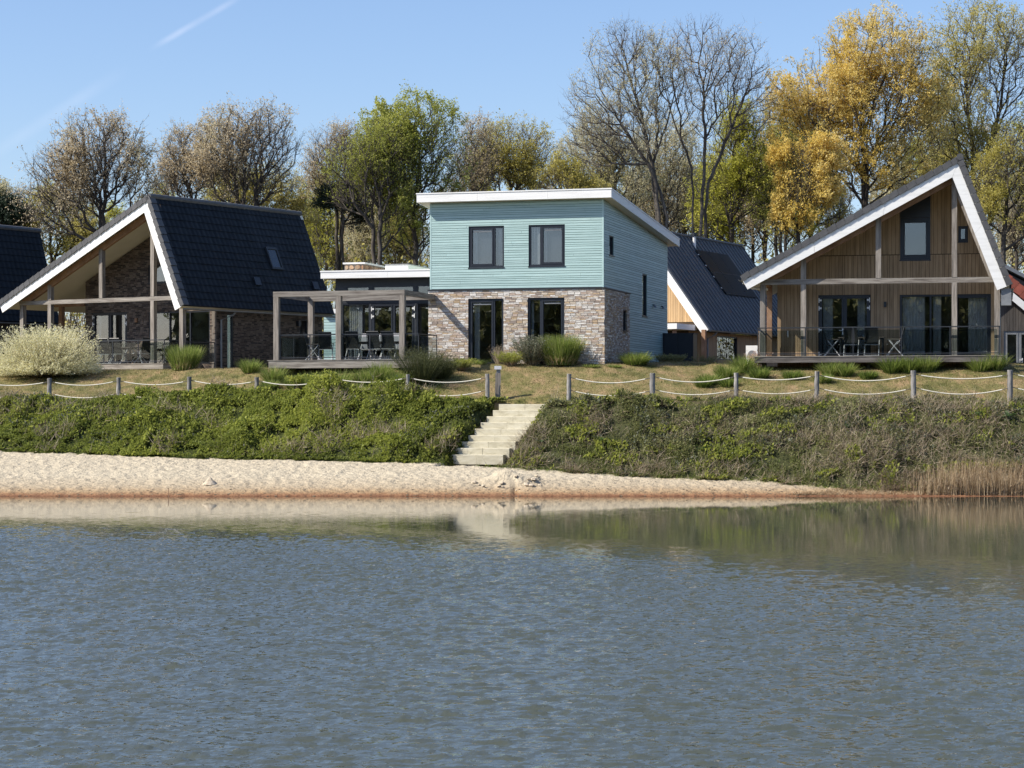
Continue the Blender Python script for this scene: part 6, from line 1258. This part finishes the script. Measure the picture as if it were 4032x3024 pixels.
def plants():
    # big variegated willow
    sprig(185, 90.2, 2.0, 1.5, 1900, 'l_willow', 'large rounded cream variegated willow bush at the left by the porch', 'variegated_willow', 'shrub', leaf=.075, per=30, spread=1.35, start=.4, dome=1.0, updir=.12, aspect=.38)
    clump(728, 90.0, .80, .62, 1900, 'l_grass', 'upright tufted green grass clump at the corner post of the brick gable house', name='tufted_grass', wid=.026, spread=.35, droop=.12, fluff=450, group='tall tufted grass clumps')
    clump(2208, 86.0, .92, .72, 3000, 'l_grass', 'large bright grass clump with straw base before the second terrace door', name='tufted_grass', wid=.028, spread=.38, droop=.12, fluff=900, group='tall tufted grass clumps')
    sprig(2095, 86.0, 1.12, .62, 260, 'l_lav', 'grey green bushy sage left of the large grass clump', 'sage_bush', leaf=.06, per=40, spread=.8, start=.15)
    sprig(1965, 86.2, .75, .34, 90, 'l_dry', 'brown leafless twiggy shrub before the first terrace door', 'bare_shrub', leaf=.03, per=16, spread=.5)
    sprig(2010, 85.9, .5, .55, 160, 'l_hedge', 'low dark green shrub between the bare shrub and the sage', leaf=.05, per=30, name='low_shrub')
    clump(1888, 86.4, .42, .34, 420, 'l_grass', 'small yellow green tuft in front of the first terrace door', wid=.016, spread=.9, droop=.5)
    clump(2500, 86.3, .48, .75, 1300, 'l_grass', 'broad leaved green lily clump at the side wall of the turquoise house', name='lily_clump', wid=.03, spread=1.0, droop=.22)
    clump(2330, 85.4, .2, .5, 500, 'l_grass', 'low grass tuft at the brick corner', wid=.014, spread=1.2, droop=.5)
    clump(2420, 85.4, .2, .4, 400, 'l_grass', 'low grass tuft below the shaded brick wall', wid=.014, spread=1.2, droop=.5)
    sprig(2780, 92, .5, .5, 70, 'l_hedge2', 'dark sparse bush in front of the entrance canopy post', leaf=.06, per=16, name='dark_bush', start=.3)
    sprig(2640, 90, .35, 1.0, 200, 'l_hedge2', 'low dark hedge at the foot of the black cupboard', leaf=.06, per=20, name='low_hedge')
    # bed before the middle terrace
    sprig(1660, 82.9, 1.35, .95, 520, 'l_broom', 'dark feathery broom bush at the right corner of the middle terrace', 'broom_bush', leaf=.05, per=26, spread=.75, aspect=.2, start=.2, stemcol='l_broom')
    sprig(1740, 83.4, .95, .6, 260, 'l_broom', 'second lower broom bush right of the larger one', 'broom_bush', leaf=.05, per=22, spread=.8, aspect=.25, stemcol='l_broom')
    sprig(1820, 84.6, .42, .5, 200, 'l_hedge', 'rounded glossy green shrub left of the door steps', leaf=.05, per=30, name='low_shrub')
    bed = [(985, 86.6, .42, .45, 'pale green tuft alone at the left end of the planted bed', 'l_grass'), (1075, 84.9, .5, .5, 'dark green grass tuft below the left deck corner', 'l_grass'), (1230, 83.4, .55, .5, 'bright green daylily clump under the middle of the deck edge', 'l_grass'), (1330, 83.2, .58, .55, 'tall bright daylily clump in the middle of the bed', 'l_grass'), (1440, 83.2, .5, .5, 'green daylily clump right of the tallest one', 'l_grass'), (1500, 83.4, .55, .5, 'green daylily clump left of the broom bush', 'l_grass'), (1395, 82.6, .3, .45, 'low tuft at the rope fence under the bed', 'l_grass'), (1290, 82.7, .3, .4, 'low yellowish tuft left of the fence post', 'l_grass'), (1160, 83.9, .38, .5, 'mid green tuft left of the leafy shrub', 'l_grass'), (1060, 84.0, .32, .45, 'small tuft at the lower left of the bed', 'l_grass'), (1570, 82.7, .42, .5, 'green tuft at the foot of the broom bush', 'l_grass')]
    for px, Yd, h, rd, lab, lm in bed: clump(px, Yd, h * 1.15, rd, 620, lm, lab, name='daylily_clump', wid=.026, spread=.85, droop=.16, group='clumps in the bed before the middle terrace')
    sprig(1190, 83.7, .48, .5, 140, 'l_hedge', 'broad leaved green shrub below the deck edge', leaf=.1, per=16, name='leafy_shrub', aspect=.7)
    # bed before the right house
    rb = [(2790, 82.5, .38, .45, 'green tuft at the left end of the right hand bed', 1), (2860, 83.3, .5, .5, 'bright tuft left of the heat pump', 1), (2930, 83.8, .55, .5, 'feathery bright tuft by the left end of the long deck', 1), (2770, 81.8, .35, .4, 'low tuft furthest left, close to the rope fence', 0), (2870, 81.6, .3, .45, 'low green clump behind the third right fence post', 0), (2990, 82.2, .4, .5, 'soft tuft below the deck corner', 0), (3270, 82.2, .42, .5, 'lily clump under the deck behind the fourth right fence post', 1), (3325, 82.0, .42, .45, 'lily clump right of the fourth right fence post', 1), (3240, 81.0, .3, .4, 'small lily clump at the foot of the fourth right fence post', 1), (3510, 82.1, .52, .5, 'dark lily clump under the middle of the long deck', 0), (3580, 82.0, .52, .45, 'lily clump behind the fifth right fence post', 0), (3650, 82.0, .5, .5, 'lily clump right of the fifth right fence post', 1), (3860, 81.7, .48, .55, 'bright lily clump under the right end of the long deck', 1), (3920, 81.8, .52, .45, 'rightmost lily clump below the corner of the long deck', 1), (3120, 81.8, .3, .5, 'low weedy tuft below the left part of the long deck', 0), (3420, 81.4, .25, .5, 'low weeds below the two black chairs', 0)]
    for px, Yd, h, rd, lab, br in rb: clump(px, Yd, h * 1.1, rd, 560, 'l_grass', lab, name='lily_clump', wid=.028, spread=.9, droop=.18, dark=0 if br else .2, group='clumps in the bed before the long deck')
    n = 9000; x = rng.uniform(6.8, 18.5, n); y = rng.uniform(80.6, 83.6, n); k = fbm(x, y, .8, 51) > .42; x, y = x[k], y[k]; P = np.stack([x, y, H(x, y) - .01], 1); d = unit(rdir(len(x)) * .8 + np.array([0, -.2, .7])); v, f = blade_geo(P, d, rng.uniform(.06, .22, len(x)), np.full(len(x), .016), np.full(len(x), .5), seg=2)
    tag(link('ground_cover', np_mesh('ground_cover', v, f, np.repeat(rng.random(len(x)) * .5, 6)), M['l_hedge']), 'weedy ground cover in the bed below the long deck', 'ground cover', kind='stuff')
    n = 9000; x = rng.uniform(-9.8, -2.6, n); y = rng.uniform(82.2, 84.6, n); k = (fbm(x, y, .8, 53) > .36) & (y < np.interp(x, [-9.8, -2.6], [85, 83.8])); x, y = x[k], y[k]; P = np.stack([x, y, H(x, y) - .01], 1); d = unit(rdir(len(x)) * .8 + np.array([0, -.2, .7])); v, f = blade_geo(P, d, rng.uniform(.08, .3, len(x)), np.full(len(x), .018), np.full(len(x), .5), seg=2)
    tag(link('ground_cover', np_mesh('ground_cover', v, f, np.repeat(rng.random(len(x)) * .6, 6)), M['l_grass']), 'leafy ground cover in the bed below the pergola deck', 'ground cover', kind='stuff')
    sprig(3000, 86.0, .62, .4, 60, 'l_red', 'pink and white leaved shrub beside the heat pump', leaf=.07, per=14, name='pink_shrub', pos=(*at(2985, 1420, 85.6)[:2], 4.5))
    # bare saplings and teasel stems on the bank
    for i, (px, Yd, h, lab) in enumerate(((3085, 77.6, 1.75, 'thin leafless sapling standing on the bank right of the third fence post'), (3140, 77.7, .9, 'low leafless bush beside the thin sapling'), (3520, 76.6, 1.0, 'dry brown stalk on the bank below the fifth fence post'), (390, 83.0, .8, 'dry teasel stems between the first two fence posts'), (340, 83.2, .55, 'low dry teasel stems left of the taller ones'), (690, 82.4, .7, 'dry teasel stems just left of the third fence post'), (2350, 78.4, .75, 'dry reddish dock stalk right of the first right fence post'), (2180, 79.6, .8, 'slim dry stalk standing beside the stair top'), (430, 83.2, .6, 'short dry stems right of the taller teasel'))):
        sprig(px, Yd, h, .22 if i != 0 else .14, 11 if i != 0 else 14, 'l_dry', lab, 'bare_sapling' if i < 2 else 'dry_stalks', 'plant', leaf=.035, per=9, spread=.5, start=.35)
    # docks with large leaves
    dk = [(2610, 78.4, .55, 'large leaved dock plant on the bank edge between the second and third right fence posts'), (2370, 76.9, .45, 'green dock plant halfway up the bank right of the stairs'), (2140, 77.4, .45, 'green leafy dock plant touching the right side of the stairs'), (2770, 75.9, .45, 'pale green dock plant in the middle of the scrub'), (3330, 75.6, .4, 'dock plant on the bank under the fourth right fence post'), (3500, 75.9, .5, 'large dusty dock plant on the bank left of the fifth post'), (3420, 75.2, .35, 'bright green dock leaves low on the bank'), (3720, 75.4, .45, 'dock plant on the bank below the long deck'), (3850, 75.8, .45, 'dusty dock plant near the last fence post'), (3970, 75.6, .45, 'pale dock plant at the right edge of the bank'), (2870, 78.0, .4, 'leafy plant at the foot of the third right fence post')]
    nl = 13
    for px, Yd, sz, lab in dk:
        x, y, z = gpos(px, Yd); g, s, _ = growth(np.array([x]), np.array([y])); t = empty('dock_plant', (x, y - .05, z + float(g[0]) * .75), 0, lab, 'plant', 'dock plants on the bank')
        for i in range(nl):
            a = 2 * pi * i / nl * 2.4 + rng.uniform(-.2, .2); el = rng.uniform(.25, 1.1); L_ = sz * rng.uniform(.55, 1.0); w = L_ * .28; d = Vector((cos(a) * cos(el), sin(a) * cos(el), sin(el))); sdv = d.cross(Vector((0, 0, 1))).normalized(); V_, Fq, n = [], [], 6
            for k in range(n):
                tt = k / (n - 1); c = d * (L_ * tt) - Vector((0, 0, 1)) * (L_ * .35 * tt * tt); ww = w * math.sin(pi * min(.97, .12 + tt * .85)) * .5 + .008; up_ = Vector((0, 0, 1)) * ww * .35; V_ += [tuple(c - sdv * ww + up_), tuple(c), tuple(c + sdv * ww + up_)]
            for k in range(n - 1): b = 3 * k; Fq += [(b, b + 1, b + 4, b + 3), (b + 1, b + 2, b + 5, b + 4)]
            link('leaf', np_mesh('leaf', V_, Fq, np.full(len(V_), rng.random()), smooth=True), M['l_dock'], t)
    # reeds at the right shore
    n = 2600; px = 3550 + 520 * rng.beta(2.2, 1.3, n); Yd = rng.uniform(72.1, 73.4, n); x = (px - CX) * Yd / F; P = np.stack([x, Yd, np.maximum(H(x, Yd), -.05)], 1); h = .95 * np.interp(px, [3550, 3700, 3850, 4032], [.45, .9, 1.0, .7]) * rng.uniform(.45, 1.1, n); d = unit(rdir(n) * .16 + np.array([0, -.03, 1])); parts = []
    v, f = twig_geo(P, P + d * h[:, None], np.full(n, .009)); parts.append((v, f, np.repeat(rng.random(n), 4)))
    m = 2600; ii = rng.integers(0, n, m); BP = P[ii] + d[ii] * (h[ii] * rng.uniform(.1, .8, m))[:, None]; bd = unit(d[ii] + rdir(m) * .7); v, f = blade_geo(BP, bd, rng.uniform(.12, .4, m), np.full(m, .014), np.full(m, .5), seg=2); parts.append((v, f, np.repeat(rng.random(m), 6)))
    tag(link('reed_bed', np_mesh('reeds', *join(parts)), M['l_reed']), 'dry straw coloured reeds standing at the water edge on the right', 'reeds', kind='stuff')
    # dark rush clump left of the reeds and litter along the right shore
    n = 3200; x = (3450 + 250 * rng.random(n) - CX) * 73.2 / F; y = rng.uniform(72.6, 73.8, n); P = np.stack([x, y, H(x, y)], 1); d = unit(rdir(n) * .5 + np.array([.25, -.1, .9])); v, f = blade_geo(P, d, rng.uniform(.25, .7, n), np.full(n, .012), np.full(n, .45)); tag(link('rushes', np_mesh('rushes', v, f, np.repeat(rng.random(n) * .5, 8)), M['l_dry']), 'brown arching rushes left of the straw reeds', 'rushes', kind='stuff')
    n = 9000; px = 3120 + 950 * rng.random(n) ** .8; Yd = 72.15 + 1.8 * rng.random(n) * np.interp(px, [3120, 3400, 4070], [.0, .75, 1]); x = (px - CX) * Yd / F; P = np.stack([x, Yd, H(x, Yd) + .01], 1); d = unit(rdir(n) * .9 + np.array([0, 0, .55])); v, f = blade_geo(P, d, rng.uniform(.08, .3, n), np.full(n, .013), np.full(n, .5), seg=2)
    tag(link('shore_litter', np_mesh('litter', v, f, np.repeat(rng.random(n), 6)), M['l_reed']), 'dry grass and reed litter along the right hand shore', 'dry grass', kind='stuff')
plants()
def beach_litter():
    n = 420; x = rng.uniform(-19, 10, n); yf = np.interp(x, foot[0], foot[1]); y = 72.2 + (yf - 72.4) * rng.random(n); k = y < yf - .1; x, y = x[k], y[k]; n = len(x); P = np.stack([x, y, H(x, y) + .012], 1); d = rdir(n) * np.array([1, 1, .08]); v, f = twig_geo(P, P + d * rng.uniform(.04, .28, n)[:, None], np.full(n, .007))
    parts = [(v, tri2quad(f), np.repeat(rng.random(n) * .4, 4))]; m = 220; x = rng.uniform(-19, 11, m); y = 72 + .05 + .9 * rng.random(m) ** 1.6; Q = np.stack([x, y, H(x, y) + .01], 1); r_ = rng.uniform(.01, .035, m)[:, None]; A = Q - np.array([1, 0, 0]) * r_; 
    v, f = tube_geo(A, A + np.array([1, 0, 0]) * r_ * 2, r_[:, 0] * .6, r_[:, 0] * .5, 5); parts.append((v, f, np.repeat(rng.random(m) * .5, 10)))
    tag(link('beach_litter', np_mesh('beach_litter', *join(parts)), M['l_dry']), 'twigs and small pebbles scattered on the sand', 'beach litter', kind='stuff')
beach_litter()
def small_things():
    x, y, _ = at(826, 1925, 73.6); z = float(H(x, y)); t = MB(); n = 14; rings = [(0.0, .27), (.08, .2), (.16, .11), (.24, .04), (.27, .005)]; V_ = []; Fq = []
    for h, r in rings:
        for k in range(n): a = 2 * pi * k / n; rr = r * (1 + .12 * math.sin(3 * a + h * 20)) ; V_.append((rr * cos(a), rr * sin(a) * .8, h + .012 * math.sin(5 * a)))
    for i in range(len(rings) - 1):
        for k in range(n): Fq.append((i * n + k, i * n + (k + 1) % n, (i + 1) * n + (k + 1) % n, (i + 1) * n + k))
    o = link('sand_mound', np_mesh('sand_mound', V_, Fq, smooth=True), M['heap']); o.location = (x, y, z - .02); tag(o, 'small pointed grey heap of sand on the left part of the beach', 'sand heap')
    x, y, _ = at(663, 1960, 71.6); o = MB().tube([(0, 0, -.3), (.01, 0, .14), (.0, 0, .30)], .014, 6, r1=.009).build('stick', M['rafter']); o.location = (x, y, 0); tag(o, 'thin stick standing upright in the shallow water near the left shore', 'stick')
    x, y, _ = at(1975, 1925, 73); z = float(H(x, y)); rr = random.Random(4)
    for i in range(16):
        a = rr.uniform(-.9, 1.6); b = rr.uniform(-.3, .6); s = rr.uniform(.05, .13); V_ = [(s * cos(t_) * rr.uniform(.7, 1.2), s * sin(t_) * .8, s * .6 * q) for q in (0, .7) for t_ in np.linspace(0, 2 * pi, 7)[:-1]]; V_.append((0, 0, s * .75))
        Fq = [(k, (k + 1) % 6, 6 + (k + 1) % 6, 6 + k) for k in range(6)] + [(6 + k, 6 + (k + 1) % 6, 12) for k in range(6)]
        me = bpy.data.meshes.new('sand_clod'); me.from_pydata(V_, [], Fq); o = link('sand_clod', me, M['heap']); o.location = (x + a - .3, y + .4 + b, float(H(x + a - .3, y + .4 + b)) + .02); o.rotation_euler = (rr.uniform(-.3, .3), rr.uniform(-.3, .3), rr.uniform(0, 6)); tag(o, 'clod of damp sand in the dug heap before the stairs', 'sand clod', 'sand clods of the dug heap')
M['heap'] = mat('damp_sand', [(.36, .29, .20), (.50, .42, .31), (.60, .52, .40)], .95, (9, 9, 9), bump=.8, bscale=(25, 25, 25))
small_things()
# ------------------------------------------------------------------ far shore behind the camera (seen only in reflections)
def opposite():
    n = 120000; a = rng.uniform(-150, 420, n); dp = 12 * rng.random(n); hh = 1 + 17 * rng.random(n) ** .8 * (.55 + .6 * fbm(a, a * 0, .06, 61))
    X_ = np.where(a < 0, -125 - dp, np.where(a < 245, -125 + a, 120 + dp)); Y_ = np.where(a < 0, -45 - a * .72, np.where(a < 245, -45 - dp, -45 + (a - 245))); P = np.stack([X_, Y_, hh], 1); v, f = leaf_geo(P, 1.3, aspect=.8)
    tag(link('opposite_wood', np_mesh('wood', v, f, np.repeat(rng.random(n), 4)), M['l_hedge2']), 'wood on the bank behind the viewer', 'wood', kind='stuff')
opposite()
